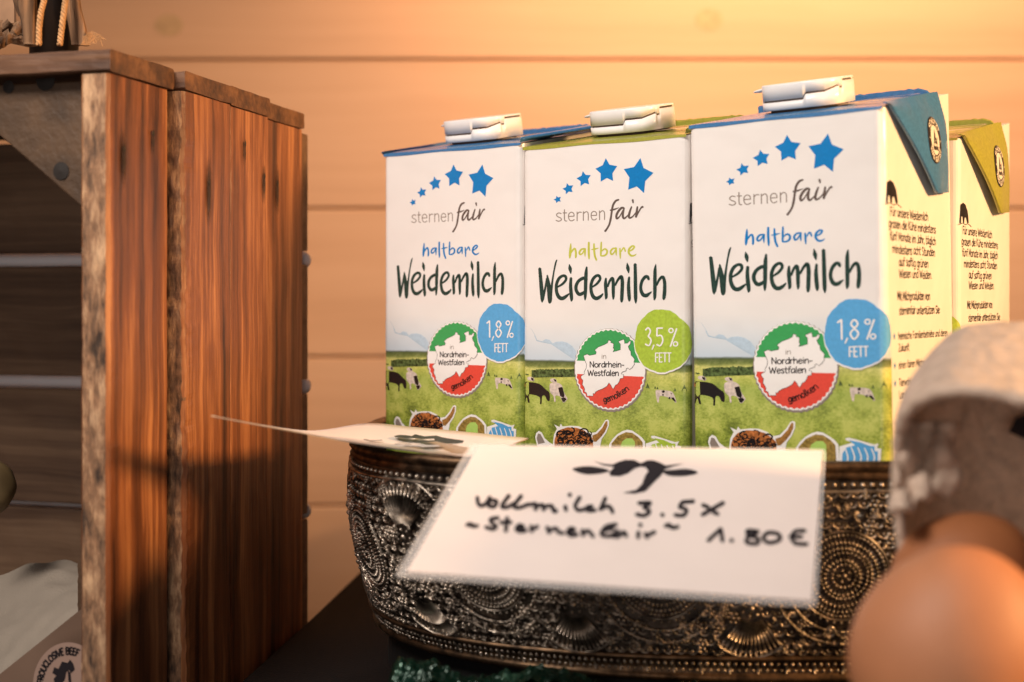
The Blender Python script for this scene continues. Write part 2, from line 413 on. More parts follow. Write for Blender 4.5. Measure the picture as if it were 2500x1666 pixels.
for i, (d0, d1, off, th) in enumerate(boards):
    b = rough_board('side_board', M['crate'], off - th, off, d0, d1, 0.001, CT - 0.0076, 'Z', i * 3 + 1, (0.0004, 0.0002, 0.0002, 0.0002)[i] * (.4 if i == 0 else 1), 300 if i < 2 else 120, M['weathered'], (0.0011 if i == 1 else 0.00018))
    if i == 0: b['label'] = 'front side board with grey weathered sawn edge'
    if i == 1: b['label'] = 'second side board standing proud with a rough bark like edge'
    # nail holes with dark streaks near the top
    for (fx, fz, hl) in (((0.22, 0.026, 0.014), (0.70, 0.022, 0.007)), ((0.48, 0.034, 0.018),), ((0.34, 0.017, 0.008), (0.84, 0.028, 0.012)), ((0.30, 0.030, 0.016),))[i]:
        st = MB(); yy = d0 + (d1 - d0) * fx; zz = CT - fz - random.uniform(0, 0.006)
        out = []
        for a in range(16):
            an = a * math.pi / 8
            out.append((off + 0.0007, yy + 0.00013 * hl / .0015 * 1.5 * math.cos(an) + .0006 * math.sin(an), zz - 0.003 + hl * 0.8 * math.sin(an)))
        st.add(out, [tuple(range(16))]); st.build('rust_streak', M['stain'], b)
        hd = MB(); vs = [(off + 0.0012, yy, zz)] + [(off + 0.0008, yy + 0.0012 * math.cos(a * math.pi / 5), zz + 0.0017 * math.sin(a * math.pi / 5)) for a in range(10)]
        hd.add([(v[0] , yy + (v[1] - yy) * .6, zz + (v[2] - zz) * .7) for v in vs], [(0, j + 1, (j + 1) % 10 + 1) for j in range(10)]); hd.build('nail', M['nail'], b)
    t = rough_board('top_board', M['crate_top'], -0.30, off + 0.0012 - (0.0008 if i else 0), d0 - (0.001 if i == 0 else 0), d1 + (0.0017 if i == 0 else 0.0004), CT - 0.0072, CT - (0.0006 if i % 2 else 0), 'X', i * 5 + 2, 0.0004, 90)
    if i == 0: t['label'] = 'front top board with cracked dark edge'
    rough_board('bottom_board', M['crate_top'], -0.30, off - th - 0.0005, d0, d1, 0.0015, 0.0085, 'X', i * 5 + 4, 0.0003, 20)
    rough_board('left_board', M['crate'], -0.2995, -0.290, d0, d1, 0.0095, CT - 0.0085, 'Z', i * 5 + 3, 0.0003, 30)
# dark inner corner post between board 1 and 2
rough_board('corner_post', M['crate_back'], -0.022, -0.0115, 0.020, 0.038, 0.0095, CT - 0.0085, 'Z', 5, 0.0004, 40)
# back slats with gaps
zs = [ZC + 0.0770 - 0.006, ZC + 0.0205, ZC + 0.0145, ZC - 0.0355, ZC - 0.0415, ZC - 0.0935, ZC - 0.0962, ZC - 0.150, ZC - 0.156, ZC - 0.205, ZC - 0.211, 0.01]
for i in range(0, len(zs), 2):
    rough_board('back_slat', M['crate_back'], -0.289, -0.001, 0.150, 0.156, zs[i + 1], zs[i], 'X', 30 + i, 0.0004, 40)
# triangular gusset
gu = MB()
g0, g1 = 0.0055, 0.0085
tri = [(-0.0125, CT - 0.0088), (-0.066, CT - 0.0088), (-0.064, CT - 0.0105), (-0.0134, CT - 0.0500), (-0.0125, CT - 0.0495)]
ng = len(tri)
gu.add([(x, g0, z) for x, z in tri] + [(x, g1, z) for x, z in tri], [tuple(range(ng)), tuple(range(2 * ng - 1, ng - 1, -1))] + [(i, (i + 1) % ng, ng + (i + 1) % ng, ng + i) for i in range(ng)])
gus = gu.build('gusset', M['gusset'], crate); fix_normals(gus); bevel(gus, 0.0006); gus['label'] = 'triangular corner brace with three dark nail heads'
def crate_local(px, py, y):
    """photo pixel -> crate frame at depth y"""
    d = Vector(((px - 1250) / F, 1, (728 - py) / F))
    # K + x nS + y dS  == d*s
    # solve s: (d*s - K).dS = y
    s = (y + K.dot(dS)) / Vector((d.x, d.y, 0)).dot(dS)
    q = d * s
    return (Vector((q.x, q.y, 0)) - K).dot(nS), ZC + q.z
for (px, py, r) in ((22, 213, 0.0022), (112, 196, 0.0036), (150, 418, 0.0030)):
    x, z = crate_local(px, py, g0); nb = MB()
    vs = [(x, g0 - 0.0006, z)] + [(x + r * math.cos(a * math.pi / 7), g0 - 0.0003, z + r * math.sin(a * math.pi / 7)) for a in range(14)]
    nb.add(vs, [(0, i + 1, (i + 1) % 14 + 1) for i in range(14)]); nb.build('nail', M['nail'], gus)

# white rods added behind the crate for the bright light in its gaps
gap_rods = empty('gap_light_rods', (0, 0, 0)); tag(gap_rods, 'white rods added behind the wooden crate for the bright light in its gaps', 'gap_rods')
def tube(mb, pts, r, n=10, caps=True, mi=0):
    pts = [Vector(p) for p in pts]
    rs = r if isinstance(r, (list, tuple)) else [r] * len(pts)
    base = len(mb.v); t0 = None
    up = Vector((0, 0, 1))
    for i, p in enumerate(pts):
        t = (pts[min(i + 1, len(pts) - 1)] - pts[max(i - 1, 0)]).normalized()
        if i == 0:
            a = t.cross(up)
            if a.length < 0.01: a = t.cross(Vector((1, 0, 0)))
            a.normalize()
        else:
            a = (a - t * a.dot(t)).normalized()
        b_ = t.cross(a)
        for k in range(n):
            an = 2 * math.pi * k / n
            mb.v.append(tuple(p + (a * math.cos(an) + b_ * math.sin(an)) * rs[i]))
    for i in range(len(pts) - 1):
        for k in range(n):
            k2 = (k + 1) % n
            mb.f.append((base + i * n + k, base + i * n + k2, base + (i + 1) * n + k2, base + (i + 1) * n + k)); mb.m.append(mi)
    if caps:
        mb.f.append(tuple(base + k for k in range(n - 1, -1, -1))); mb.m.append(mi)
        mb.f.append(tuple(base + (len(pts) - 1) * n + k for k in range(n))); mb.m.append(mi)
def C2W(x, y, z): return K + nS * x + dS * y + Vector((0, 0, z))
for zz in (ZC + 0.0168, ZC - 0.0385, ZC - 0.0935):
    mb = MB(); rr = 0.0040; pts = []; rs = []
    for i in range(7):
        a = i / 6 * math.pi / 2; pts.append(C2W(-0.0062 + rr * math.cos(a), 0.162, zz)); rs.append(max(rr * math.sin(a), 0.0002))
    pts += [C2W(-0.05, 0.162, zz), C2W(-0.32, 0.162, zz)]; rs += [rr, rr]
    tube(mb, pts, rs, 14); mb.build('rod', M['white_rod'], gap_rods, True)
for x in (-0.27, -0.31):
    mb = MB(); tube(mb, [C2W(x, 0.171, 0.0), C2W(x, 0.171, ZC + 0.06)], 0.0045, 12); mb.build('upright', M['white_rod'], gap_rods, True)

# ------------------------------------------------------------------ print helpers
RC = [0]
def jit_off(): return 0.03 * (RC[0] % 30)
def ribbon(mb, pts, mapf, mi=0, smooth=True):
    """pts: (x, y, halfwidth) in source units, mapf -> 3D"""
    RC[0] += 1
    if len(pts) == 1:
        x, y, r = pts[0]
        vs = [mapf(x + r * math.cos(a * math.pi / 4), y + r * math.sin(a * math.pi / 4)) for a in range(8)]
        mb.add(vs, [tuple(range(8))], mi); return
    if smooth and len(pts) > 2: pts = sm(pts, 5)
    n = len(pts); L = []; R = []
    for i in range(n):
        a = pts[max(i - 1, 0)]; b = pts[min(i + 1, n - 1)]
        dx, dy = b[0] - a[0], b[1] - a[1]; l = math.hypot(dx, dy) or 1
        nx, ny = -dy / l, dx / l
        x, y, r = pts[i]
        L.append((x + nx * r, y + ny * r)); R.append((x - nx * r, y - ny * r))
    # rounded ends
    def cap(i, sgn):
        x, y, r = pts[i]; a = pts[max(i - 1, 0)]; b = pts[min(i + 1, n - 1)]
        dx, dy = (b[0] - a[0]) * sgn, (b[1] - a[1]) * sgn; l = math.hypot(dx, dy) or 1
        return (x + dx / l * r * 0.8, y + dy / l * r * 0.8)
    vs = [mapf(*p) for p in L] + [mapf(*p) for p in R] + [mapf(*cap(0, -1)), mapf(*cap(n - 1, 1))]
    fs = [(i, i + 1, n + i + 1, n + i) for i in range(n - 1)] + [(2 * n, 0, n), (n - 1, 2 * n + 1, 2 * n - 1)]
    mb.add(vs, fs, mi)
def poly(mb, pts, mapf, mi=0):
    from mathutils.geometry import delaunay_2d_cdt
    RC[0] += 1
    n = len(pts)
    mx = max(max(abs(p[0]), abs(p[1])) for p in pts) or 1
    v2, e2, f2, *_ = delaunay_2d_cdt([Vector((p[0] / mx, p[1] / mx)) for p in pts], [], [list(range(n))], 1, 1e-7)
    mb.add([mapf(p.x * mx, p.y * mx) for p in v2], [tuple(t) for t in f2], mi)

# single stroke letters: cap height 1, x height .68, y up
G = {
'a': (.56, [[(.47,.60),(.27,.68),(.08,.42),(.10,.08),(.28,.02),(.46,.28)], [(.48,.68),(.47,.30),(.50,0)]]),
'b': (.56, [[(.08,1),(.08,.02)], [(.08,.45),(.28,.66),(.48,.42),(.40,.06),(.08,.04)]]),
'c': (.48, [[(.44,.56),(.26,.68),(.07,.38),(.14,.04),(.32,0),(.45,.12)]]),
'd': (.56, [[(.46,.56),(.26,.66),(.07,.36),(.16,.02),(.44,.12)], [(.48,1),(.48,0)]]),
'e': (.52, [[(.08,.34),(.45,.40),(.38,.64),(.22,.66),(.07,.38),(.14,.04),(.32,0),(.46,.12)]]),
'f': (.36, [[(.38,.97),(.22,.98),(.16,.75),(.15,0)], [(.02,.64),(.34,.66)]]),
'F': (.50, [[(.1,1),(.1,0)], [(.1,.98),(.46,.98)], [(.1,.52),(.40,.52)]]),
'g': (.56, [[(.46,.58),(.26,.68),(.07,.38),(.16,.04),(.44,.16)], [(.48,.68),(.48,-.10),(.30,-.30),(.08,-.22)]]),
'h': (.56, [[(.08,1),(.08,0)], [(.08,.40),(.30,.67),(.46,.50),(.47,0)]]),
'i': (.22, [[(.11,.68),(.11,0)], [(.11,.90)]]),
'j': (.22, [[(.14,.68),(.13,-.15),(0,-.28)], [(.14,.90)]]),
'k': (.50, [[(.08,1),(.08,0)], [(.42,.66),(.10,.30)], [(.18,.38),(.46,0)]]),
'l': (.22, [[(.10,1),(.10,.1),(.17,0)]]),
'm': (.84, [[(.08,.68),(.08,0)], [(.08,.42),(.26,.67),(.40,.50),(.41,0)], [(.41,.42),(.60,.67),(.74,.50),(.75,0)]]),
'n': (.56, [[(.08,.68),(.08,0)], [(.08,.40),(.30,.67),(.46,.50),(.47,0)]]),
'o': (.56, [[(.28,.68),(.08,.50),(.08,.16),(.28,0),(.48,.16),(.48,.50),(.28,.68)]]),
'p': (.56, [[(.08,.68),(.08,-.30)], [(.08,.42),(.28,.68),(.48,.42),(.40,.04),(.08,.08)]]),
'r': (.38, [[(.08,.68),(.08,0)], [(.08,.38),(.20,.62),(.36,.64)]]),
's': (.46, [[(.40,.60),(.20,.68),(.08,.50),(.24,.36),(.40,.20),(.26,0),(.06,.08)]]),
't': (.38, [[(.16,.95),(.16,.12),(.30,0),(.36,.04)], [(.02,.66),(.34,.66)]]),
'u': (.56, [[(.08,.68),(.09,.14),(.24,0),(.46,.20)], [(.47,.68),(.47,0)]]),
'v': (.50, [[(.04,.68),(.24,0)], [(.24,0),(.46,.68)]]),
'w': (.74, [[(.04,.68),(.20,0)], [(.20,0),(.37,.6)], [(.37,.6),(.52,0)], [(.52,0),(.70,.68)]]),
'z': (.48, [[(.06,.66),(.42,.66)], [(.42,.66),(.06,.02)], [(.06,.02),(.44,.02)]]),
'N': (.66, [[(.08,0),(.08,1)], [(.08,1),(.56,0)], [(.56,0),(.56,1)]]),
'W': (.90, [[(.03,1),(.22,0)], [(.22,0),(.44,.85)], [(.44,.85),(.64,0)], [(.64,0),(.86,1)]]),
'M': (.76, [[(.08,0),(.10,1)], [(.10,1),(.37,.25)], [(.37,.25),(.64,1)], [(.64,1),(.66,0)]]),
'K': (.60, [[(.08,1),(.08,0)], [(.52,1),(.10,.48)], [(.18,.56),(.56,0)]]),
'J': (.44, [[(.36,1),(.36,.2),(.22,0),(.05,.10)]]),
'S': (.56, [[(.48,.88),(.28,1),(.08,.80),(.24,.55),(.46,.34),(.36,.04),(.06,.08)]]),
'H': (.64, [[(.08,1),(.08,0)], [(.54,1),(.54,0)], [(.08,.5),(.54,.5)]]),
'Z': (.56, [[(.06,1),(.50,1)], [(.50,1),(.06,0)], [(.06,0),(.52,0)]]),
'E': (.50, [[(.42,1),(.08,1)], [(.08,1),(.08,0)], [(.08,0),(.44,0)], [(.08,.52),(.38,.52)]]),
'A': (.62, [[(.03,0),(.30,1)], [(.30,1),(.58,0)], [(.13,.34),(.48,.34)]]),
'C': (.58, [[(.52,.86),(.32,1),(.08,.66),(.10,.22),(.32,0),(.52,.14)]]),
'T': (.54, [[(.03,1),(.51,1)], [(.27,1),(.27,0)]]),
'G': (.62, [[(.54,.86),(.32,1),(.08,.66),(.10,.22),(.32,0),(.55,.12),(.55,.45),(.36,.46)]]),
'U': (.62, [[(.08,1),(.08,.25),(.30,0),(.53,.25),(.53,1)]]),
'I': (.20, [[(.1,1),(.1,0)]]),
'R': (.58, [[(.08,0),(.08,1)], [(.08,1),(.42,.95),(.44,.58),(.08,.50)], [(.26,.5),(.52,0)]]),
'O': (.66, [[(.33,1),(.08,.70),(.08,.28),(.33,0),(.58,.28),(.58,.70),(.33,1)]]),
'L': (.46, [[(.08,1),(.08,0)], [(.08,0),(.42,0)]]),
'V': (.60, [[(.03,1),(.29,0)], [(.29,0),(.56,1)]]),
'B': (.58, [[(.08,0),(.08,1)], [(.08,1),(.42,.94),(.40,.56),(.08,.52)], [(.08,.52),(.48,.44),(.46,.06),(.08,0)]]),
'P': (.56, [[(.08,0),(.08,1)], [(.08,1),(.44,.94),(.44,.52),(.08,.46)]]),
'D': (.62, [[(.08,0),(.08,1)], [(.08,1),(.44,.90),(.56,.50),(.44,.08),(.08,0)]]),
'-': (.40, [[(.06,.36),(.34,.36)]]), '.': (.20, [[(.1,.04)]]), ',': (.22, [[(.13,.08),(.06,-.16)]]), ':': (.22, [[(.1,.08)], [(.1,.5)]]),
' ': (.30, []),
}
G['ü'] = (.56, G['u'][1] + [[(.16, .92)], [(.40, .92)]]); G['ä'] = (.56, G['a'][1] + [[(.18, .92)], [(.40, .92)]]); G['Ü'] = (.62, G['U'][1] + [[(.2, 1.2)], [(.42, 1.2)]])
def text_width(s): return sum(G[c][0] for c in s)
def text(mb, s, x, y, width, height, r, mapf, mi=0, jit=0.0, rise=0.0):
    """text in map units (y down); baseline from (x,y) to (x+width,y+rise)"""
    sx = width / text_width(s); cx = 0
    for c in s:
        adv, st = G[c]; jy = random.uniform(-jit, jit) * height
        for q in st:
            pts = []
            for (a, b) in q:
                fx = (cx + a) * sx
                pts.append((x + fx, y + rise * fx / width - b * height + jy, r))
            ribbon(mb, pts, mapf, mi)
        cx += adv

# ------------------------------------------------------------------ milk cartons
KK = 2.233e-4; U = 0.0001591; Z0 = 0.509
TH = math.atan(0.7146); CT_, ST_ = math.cos(TH), math.sin(TH)
CW = 0.0708; CH = 0.170; RISE = 0.0135; CR = 0.003
def front_point(su): return Vector((su * U, (1 - KK * su) * Z0, 0))
def px_to_face(px, py, s_left, z_top):
    u = px - 1250; su = u / (1 + KK * u)
    return (su - s_left) / CT_ * U, z_top - (728 - py) * (1 - KK * su) * Z0 / F      # s, t in metres (t below the top edge)
B_LEFT, B_TOP = 26.0, 0.0577
def FP(px, py): return px_to_face(px, py, B_LEFT, B_TOP)
def face3(s, t, off):
    """front face of the pack in its own frame, wrapping round both vertical edges"""
    z = CH - t
    q = math.pi / 2 * CR
    if s > CW - CR:
        a = (s - (CW - CR)) / CR
        if a <= math.pi / 2:
            return (CW - CR + math.sin(a) * (CR + off), CR - math.cos(a) * (CR + off), z)
        return (CW + off, CR + (s - (CW - CR) - q), z)
    if s < CR:
        a = (CR - s) / CR
        if a <= math.pi / 2: return (CR - math.sin(a) * (CR + off), CR - math.cos(a) * (CR + off), z)
        return (-off, CR + (CR - s - q), z)
    return (s, -off, z)
OFFC = (CW / 2, CW / 2, 0)
LAY = 0.000035
def mapper(fn, layer):
    def f(x, y):
        s, t = fn(x, y); return face3(s, t, LAY * (layer + jit_off()))
    return f
def crop(x0, y0, sc):
    return lambda x, y: FP(x0 + x / sc, y0 + y / sc)
cA1 = crop(1330, 370, 7.84); cA2 = crop(1300, 580, 6.92); cA3 = crop(1370, 780, 6.532); cL = crop(900, 720, 2.941); cM = crop(1300, 760, 4.612)

STARS = [
 [(232,850),(262,880),(318,870),(295,915),(312,960),(265,955),(228,990),(220,945),(175,925),(222,900)],
 [(430,605),(470,655),(548,650),(515,715),(537,780),(465,768),(410,820),(405,755),(345,715),(412,685)],
 [(730,378),(785,450),(880,455),(830,535),(850,632),(765,605),(690,665),(685,570),(612,517),(705,465)],
 [(1165,130),(1235,255),(1380,282),(1290,420),(1303,565),(1185,510),(1070,580),(1065,420),(968,332),(1105,265)],
 [(1818,128),(1880,320),(2065,412),(1910,570),(1888,800),(1750,672),(1588,735),(1610,500),(1505,340),(1700,300)]]
WEIDE = [
 [(133,525,26),(150,720,30),(165,900,33),(172,1050,25),(172,1098,8)],
 [(180,1060,22),(222,870,18),(252,690,15)],
 [(258,640,12),(275,760,30),(292,900,38),(302,1040,38),(300,1105,24)],
 [(310,1040,28),(330,850,20),(365,600,13),(400,430,14),(420,380,8)],
 [(430,838,14),(515,785,21),(570,715,22),(560,658,25),(510,652,24),(450,700,26),(412,800,26),(415,920,28),(455,1010,32),(515,1030,32),(580,990,24),(625,950,10)],
 [(627,455,6),(640,530,30),(652,612,8)], [(655,685,22),(648,800,27),(655,930,30),(665,1040,26),(658,1082,8)],
 [(905,690,28),(850,692,28),(780,740,27),(740,820,28),(745,900,28),(790,960,30),(850,945,28),(890,910,20)],
 [(918,500,14),(907,600,28),(900,750,30),(897,900,28),(892,1010,22),(890,1062,8)], [(905,700,26),(925,705,18)],
 [(1010,838,14),(1085,785,21),(1140,708,22),(1125,652,25),(1080,648,24),(1025,700,26),(990,800,26),(995,920,28),(1030,1005,32),(1085,1030,32),(1150,995,24),(1190,950,10)],
 [(1238,692,16),(1232,790,28),(1240,930,28),(1243,1010,24),(1230,1042,10)],
 [(1268,830,16),(1300,740,20),(1345,688,24),(1360,770,28),(1360,900,28),(1362,1000,22),(1358,1048,10)],
 [(1392,810,16),(1440,715,21),(1495,660,26),(1512,760,30),(1508,900,30),(1502,1040,28),(1498,1092,16)],
 [(1592,432,6),(1605,520,30),(1618,602,8)], [(1625,672,18),(1615,800,27),(1620,930,30),(1628,1040,26),(1625,1082,8)],
 [(1725,452,26),(1728,600,28),(1730,800,30),(1733,1000,30),(1735,1080,20),(1736,1118,5)],
 [(1952,712,20),(1935,668,26),(1895,668,28),(1845,730,26),(1820,820,26),(1825,900,28),(1860,970,32),(1915,980,32),(1965,945,20),(2000,918,7)],
 [(2070,458,8),(2058,550,26),(2055,700,30),(2055,850,30),(2052,1000,26),(2043,1058,10)],
 [(2085,810,14),(2130,712,22),(2185,668,26),(2215,745,28),(2218,880,30),(2208,1000,30),(2200,1048,18)]]
HALT = [
 [(652,105,8),(645,200,20),(638,300,20),(632,352,8)], [(650,270,10),(690,208,14),(720,192,15),(735,240,16),(735,320,16),(728,348,8)],
 [(885,192,12),(830,202,14),(795,250,16),(805,288,14),(845,270,12),(882,205,10)], [(892,190,13),(888,260,14),(888,322,6)],
 [(952,85,16),(950,220,18),(955,330,16),(955,370,6)], [(1038,105,12),(1040,200,16),(1050,300,17),(1080,385,15)], [(993,207,5),(1050,197,14),(1115,180,5)],
 [(1160,80,12),(1155,200,16),(1152,310,14)], [(1165,235,9),(1215,195,14),(1255,222,16),(1250,275,16),(1210,308,14),(1150,312,11)],
 [(1405,180,12),(1350,192,14),(1315,240,16),(1330,288,14),(1370,260,12),(1402,200,10)], [(1410,178,13),(1408,250,14),(1410,306,6)],
 [(1470,185,12),(1475,270,16),(1478,355,8)], [(1490,240,9),(1535,176,14),(1562,238,12)],
 [(1625,238,9),(1680,205,14),(1710,162,16),(1680,145,14),(1630,190,18),(1618,260,18),(1660,310,17),(1710,305,13),(1745,280,5)]]
W_ = 9.5
STERN = [[(x, y, W_) for x, y in q] for q in [
 [(322,1190),(270,1178),(232,1215),(260,1252),(310,1275),(325,1310),(275,1338),(222,1318)],
 [(383,1115),(383,1290),(400,1330),(428,1332)], [(355,1178),(425,1178)],
 [(462,1245),(565,1240)], [(565,1240),(558,1190),(515,1165),(470,1195),(460,1260),(485,1320),(530,1328),(568,1305)],
 [(622,1158),(622,1330)], [(622,1205),(660,1165),(705,1168)],
 [(740,1152),(740,1325)], [(740,1195),(790,1155),(830,1185),(833,1320)],
 [(888,1228),(990,1224)], [(990,1224),(983,1172),(940,1148),(897,1178),(887,1243),(912,1303),(955,1312),(990,1288)],
 [(1045,1137),(1047,1312)], [(1047,1180),(1095,1137),(1138,1170),(1140,1308)]]]
FAIR = [
 [(1410,925,16),(1350,950,20),(1305,1020,20),(1285,1100,20),(1270,1200,18),(1255,1300,20),(1230,1400,18),(1190,1475,18),(1150,1530,20)],
 [(1248,1128,14),(1330,1110,16),(1412,1078,5)],
 [(1505,1085,20),(1460,1085,22),(1400,1150,22),(1365,1230,22),(1375,1288,18),(1430,1240,12),(1490,1130,13)],
 [(1510,1085,16),(1490,1180,20),(1490,1258,22),(1520,1282,18),(1590,1215,9)],
 [(1652,1060,14),(1620,1150,20),(1600,1240,22),(1620,1276,18),(1680,1240,13),(1730,1170,9)], [(1672,928,20),(1682,988,12)],
 [(1762,1060,16),(1750,1150,22),(1735,1260,20)], [(1740,1250,13),(1790,1150,14),(1840,1072,16),(1866,1066,22)]]
MAPP = [(765,332),(800,350),(790,370),(835,385),(838,430),(830,455),(848,478),(825,520),(880,505),(945,485),(945,395),(915,360),(920,350),(985,320),(1005,325),(1012,385),(1060,378),(1085,345),(1108,350),(1100,395),(1068,430),(1085,485),(1108,510),(1112,570),(1150,610),(1168,640),(1158,680),(1165,715),(1130,770),(1090,800),(1065,775),(1040,785),(1035,820),(975,840),(955,870),(995,880),(990,935),(940,945),(930,985),(900,1035),(870,1045),(835,1110),(810,1085),(795,1050),(765,1010),(735,1065),(660,1110),(600,1130),(550,1160),(545,1185),(515,1180),(515,1225),(450,1220),(425,1225),(410,1170),(375,1150),(385,1120),(370,1075),(345,1040),(355,975),(325,935),(325,905),(380,870),(375,840),(405,780),(412,720),(385,650),(365,580),(420,555),(460,575),(560,555),(565,520),(540,490),(600,440),(690,405),(745,375),(755,335)]
MAPP = [(x, y) for x, y in MAPP]

def build_carton(kind):
    """kind 'blue' (1,8 %) or 'green' (3,5 %); returns list of (name, mesh object, parent name) built in the carton frame"""
    tint = M['blue'] if kind == 'blue' else M['lime']
    badge = M['sky_blue'] if kind == 'blue' else M['leaf_green']
    top = M['top_blue'] if kind == 'blue' else M['top_lime']
    E_ = empty('milk_carton')
    def fin(mb, name, mats, parent=E_, smooth=False):
        return mb.build(name, mats, parent, smooth, OFFC)
    # ---- body
    mb = MB(); n = 5
    ring = []
    for cx, cy, a0 in ((CR, CR, math.pi), (CW - CR, CR, 1.5 * math.pi), (CW - CR, CW - CR, 0), (CR, CW - CR, 0.5 * math.pi)):
        for k in range(n + 1):
            a = a0 + math.pi / 2 * k / n; ring.append((cx + CR * math.cos(a), cy + CR * math.sin(a)))
    m = len(ring)
    lev = [0, 0.03, 0.06, 0.09, 0.12, 0.15, 1.0]
    vs = []
    for j, L in enumerate(lev):
        for (x, y) in ring:
            bul = 0
            zt_ = (CH + RISE * max(0, y) / CW) if L == 1.0 else L
            vs.append((x, y, zt_))
    fs = [(j * m + i, j * m + (i + 1) % m, (j + 1) * m + (i + 1) % m, (j + 1) * m + i) for j in range(len(lev) - 1) for i in range(m)]
    fs.append(tuple(range(m - 1, -1, -1))); fs.append(tuple((len(lev) - 1) * m + i for i in range(m)))
    mb.add(vs, fs)
    body = fin(mb, 'carton_body', M['board'])
    sl = RISE / CW
    def topz(y): return CH + sl * y
    # ---- coloured top panel (slightly domed sheet) in front of the seam
    mb = MB()
    y1 = 0.82 * CW
    def tp(u, v):
        x = 0.0004 + (CW - 0.0008) * u; y = -0.0001 + (y1) * v
        edge = min(u, 1 - u, v) * 4
        return (x, y, topz(y) + 0.0005 + 0.0009 * min(1, edge) + 0.0004 * noise.noise(Vector((x * 60, y * 60, 3))))
    mb.grid(tp, 14, 12)
    mb.add([tp(i / 14, 0) for i in range(15)] + [(tp(i / 14, 0)[0], -0.00015, CH - 0.0007 - 0.0002 * math.sin(i * .8)) for i in range(15)], [(i, 15 + i, 16 + i, i + 1) for i in range(14)])
    tpl = fin(mb, 'top_panel', top, E_, True)
    # printed swirls on the top
    mb = MB()
    def tmap(x, y): return (x, y, topz(y) + 0.0019)
    ribbon(mb, [(0.040, 0.010, 0.0006), (0.050, 0.016, 0.002), (0.060, 0.020, 0.0022), (0.068, 0.024, 0.0006)], tmap)
    ribbon(mb, [(0.046, 0.038, 0.0004), (0.060, 0.046, 0.0007), (0.068, 0.044, 0.0005), (0.064, 0.036, 0.0004), (0.050, 0.034, 0.0003)], tmap)
    fin(mb, 'printed_swirl', M['swirl'], tpl)
    # ---- transverse seam fin
    mb = MB()
    def fn(u, v):
        x = CW * (0.002 + 0.955 * u); ys = y1 + 0.0012
        w = 0.0005 * noise.noise(Vector((x * 500, 0, 1)))
        prof = [(-0.0008, 0.0), (-0.0012, 0.0026), (0.0, 0.0034), (0.0010, 0.0026), (0.0012, 0.0)]
        p = prof[int(round(v * 4))]
        return (x, ys + p[0], topz(ys) + p[1] * math.sqrt(max(0.02, 1 - max(0, (u - .9) / .1) ** 2)) + w)
    mb.grid(fn, 40, 4)
    fin(mb, 'seam_fin', top)
    # ---- ears: folded down (D) or sticking out (O)
    def hinge(p):
        d = 0.85 * CW * p
        z = topz(d) if p < 0.93 else topz(0.79 * CW) - (p - 0.93) / 0.07 * 0.0055
        return d, z
    def tipl(p):
        if p < 0.72:
            f = p / 0.72; return 0.02 * CW + (0.59 * CW) * f, -0.0265 * f
        f = (p - 0.72) / 0.28; return (0.61 + 0.24 * f) * CW, -0.0265 + 0.0015 * f
    def ear_pt(p, q, mode, back):
        d0, z0 = hinge(p); d1, dz = tipl(p)
        d = d0 + (d1 - d0) * q
        if mode == 'down':
            z = z0 + 0.0012 + (CH + dz - z0) * q
            lift = 0.0009 + 0.0032 * math.sin(min(1, q * 1.15) * math.pi * 0.62) * (0.3 + 0.7 * math.sin(math.pi * min(1, p * 0.95)))
            if q < 0.15: lift *= (q / 0.15); z += 0.0004
            return (CW + lift - (0.0011 if back else 0), d, z)
        ln = (z0 - (CH + dz)) * q
        return (CW + ln - 0.0008, d, z0 + 0.0016 + (0.0012 + 0.0028 * p) * math.sin(q * math.pi * .62) + (-0.0010 if back else 0))
    def ear(mode, mirror=False):
        mb = MB(); nu, nv = 26, 12
        mx = (lambda q: (CW - q[0], q[1], q[2])) if mirror else (lambda q: q)
        for back in (False, True): mb.grid(lambda u, v: mx(ear_pt(u, v, mode, back)), nu, nv)
        # rims
        W1 = nu + 1; S = W1 * (nv + 1)
        for i in range(nu): mb.f.append((nv * W1 + i, nv * W1 + i + 1, S + nv * W1 + i + 1, S + nv * W1 + i)); mb.m.append(0)
        for j in range(nv):
            for i in (0, nu): mb.f.append((j * W1 + i, (j + 1) * W1 + i, S + (j + 1) * W1 + i, S + j * W1 + i)); mb.m.append(0)
        o = fin(mb, 'ear_flap', top); fix_normals(o); bevel(o, 0.0002, 1)
        for p in o.data.polygons: p.use_smooth = True
        return o
    ears = {'down': ear('down'), 'out': ear('out')}
    ears['left'] = ear('down', True)
    # round recycling mark on the folded ear
    mb = MB()
    cy, cz, R = 0.571 * CW, CH - 0.0070, 0.0082
    from mathutils.bvhtree import BVHTree
    fm = MB(); fm.grid(lambda u, v: ear_pt(u, v, 'down', False), 26, 12); bvh = BVHTree.FromPolygons([Vector(q) for q in fm.v], fm.f)
    def lm(a, b, k=0):   # a along depth, b up, mm in disc units
        d = cy + a * R; z = cz + b * R
        hit = bvh.ray_cast(Vector((CW + .03, d, z)), Vector((-1, 0, 0)))[0]
        return ((hit.x if hit else CW + .004) + 0.00016 + (k + jit_off()) * LAY, d, z)
        return (CW + 0.0044 + (k + jit_off()) * LAY, d, z)
    for (rad, lay, mi) in ((1.0, 0, 0), (.64, 2, 1)):
        mb.grid(lambda u, v: lm(max(v, .001) * rad * math.cos(2 * math.pi * u), max(v, .001) * rad * math.sin(2 * math.pi * u), lay), 40, 12, mi, True)
    dm = lambda x, y: lm(x, y, 4)
    poly(mb, [(-.30,-.18),(-.02,.45),(.02,.45),(.08,.20),(-.02,.05),(-.14,-.06),(-.16,-.18)], dm, 0)
    poly(mb, [(-.08,-.14),(-.04,.06),(.10,.12),(.20,.02),(.32,.16),(.36,.12),(.26,-.03),(.30,-.18),(.20,-.18),(.16,-.10),(.08,-.18)], dm, 0)
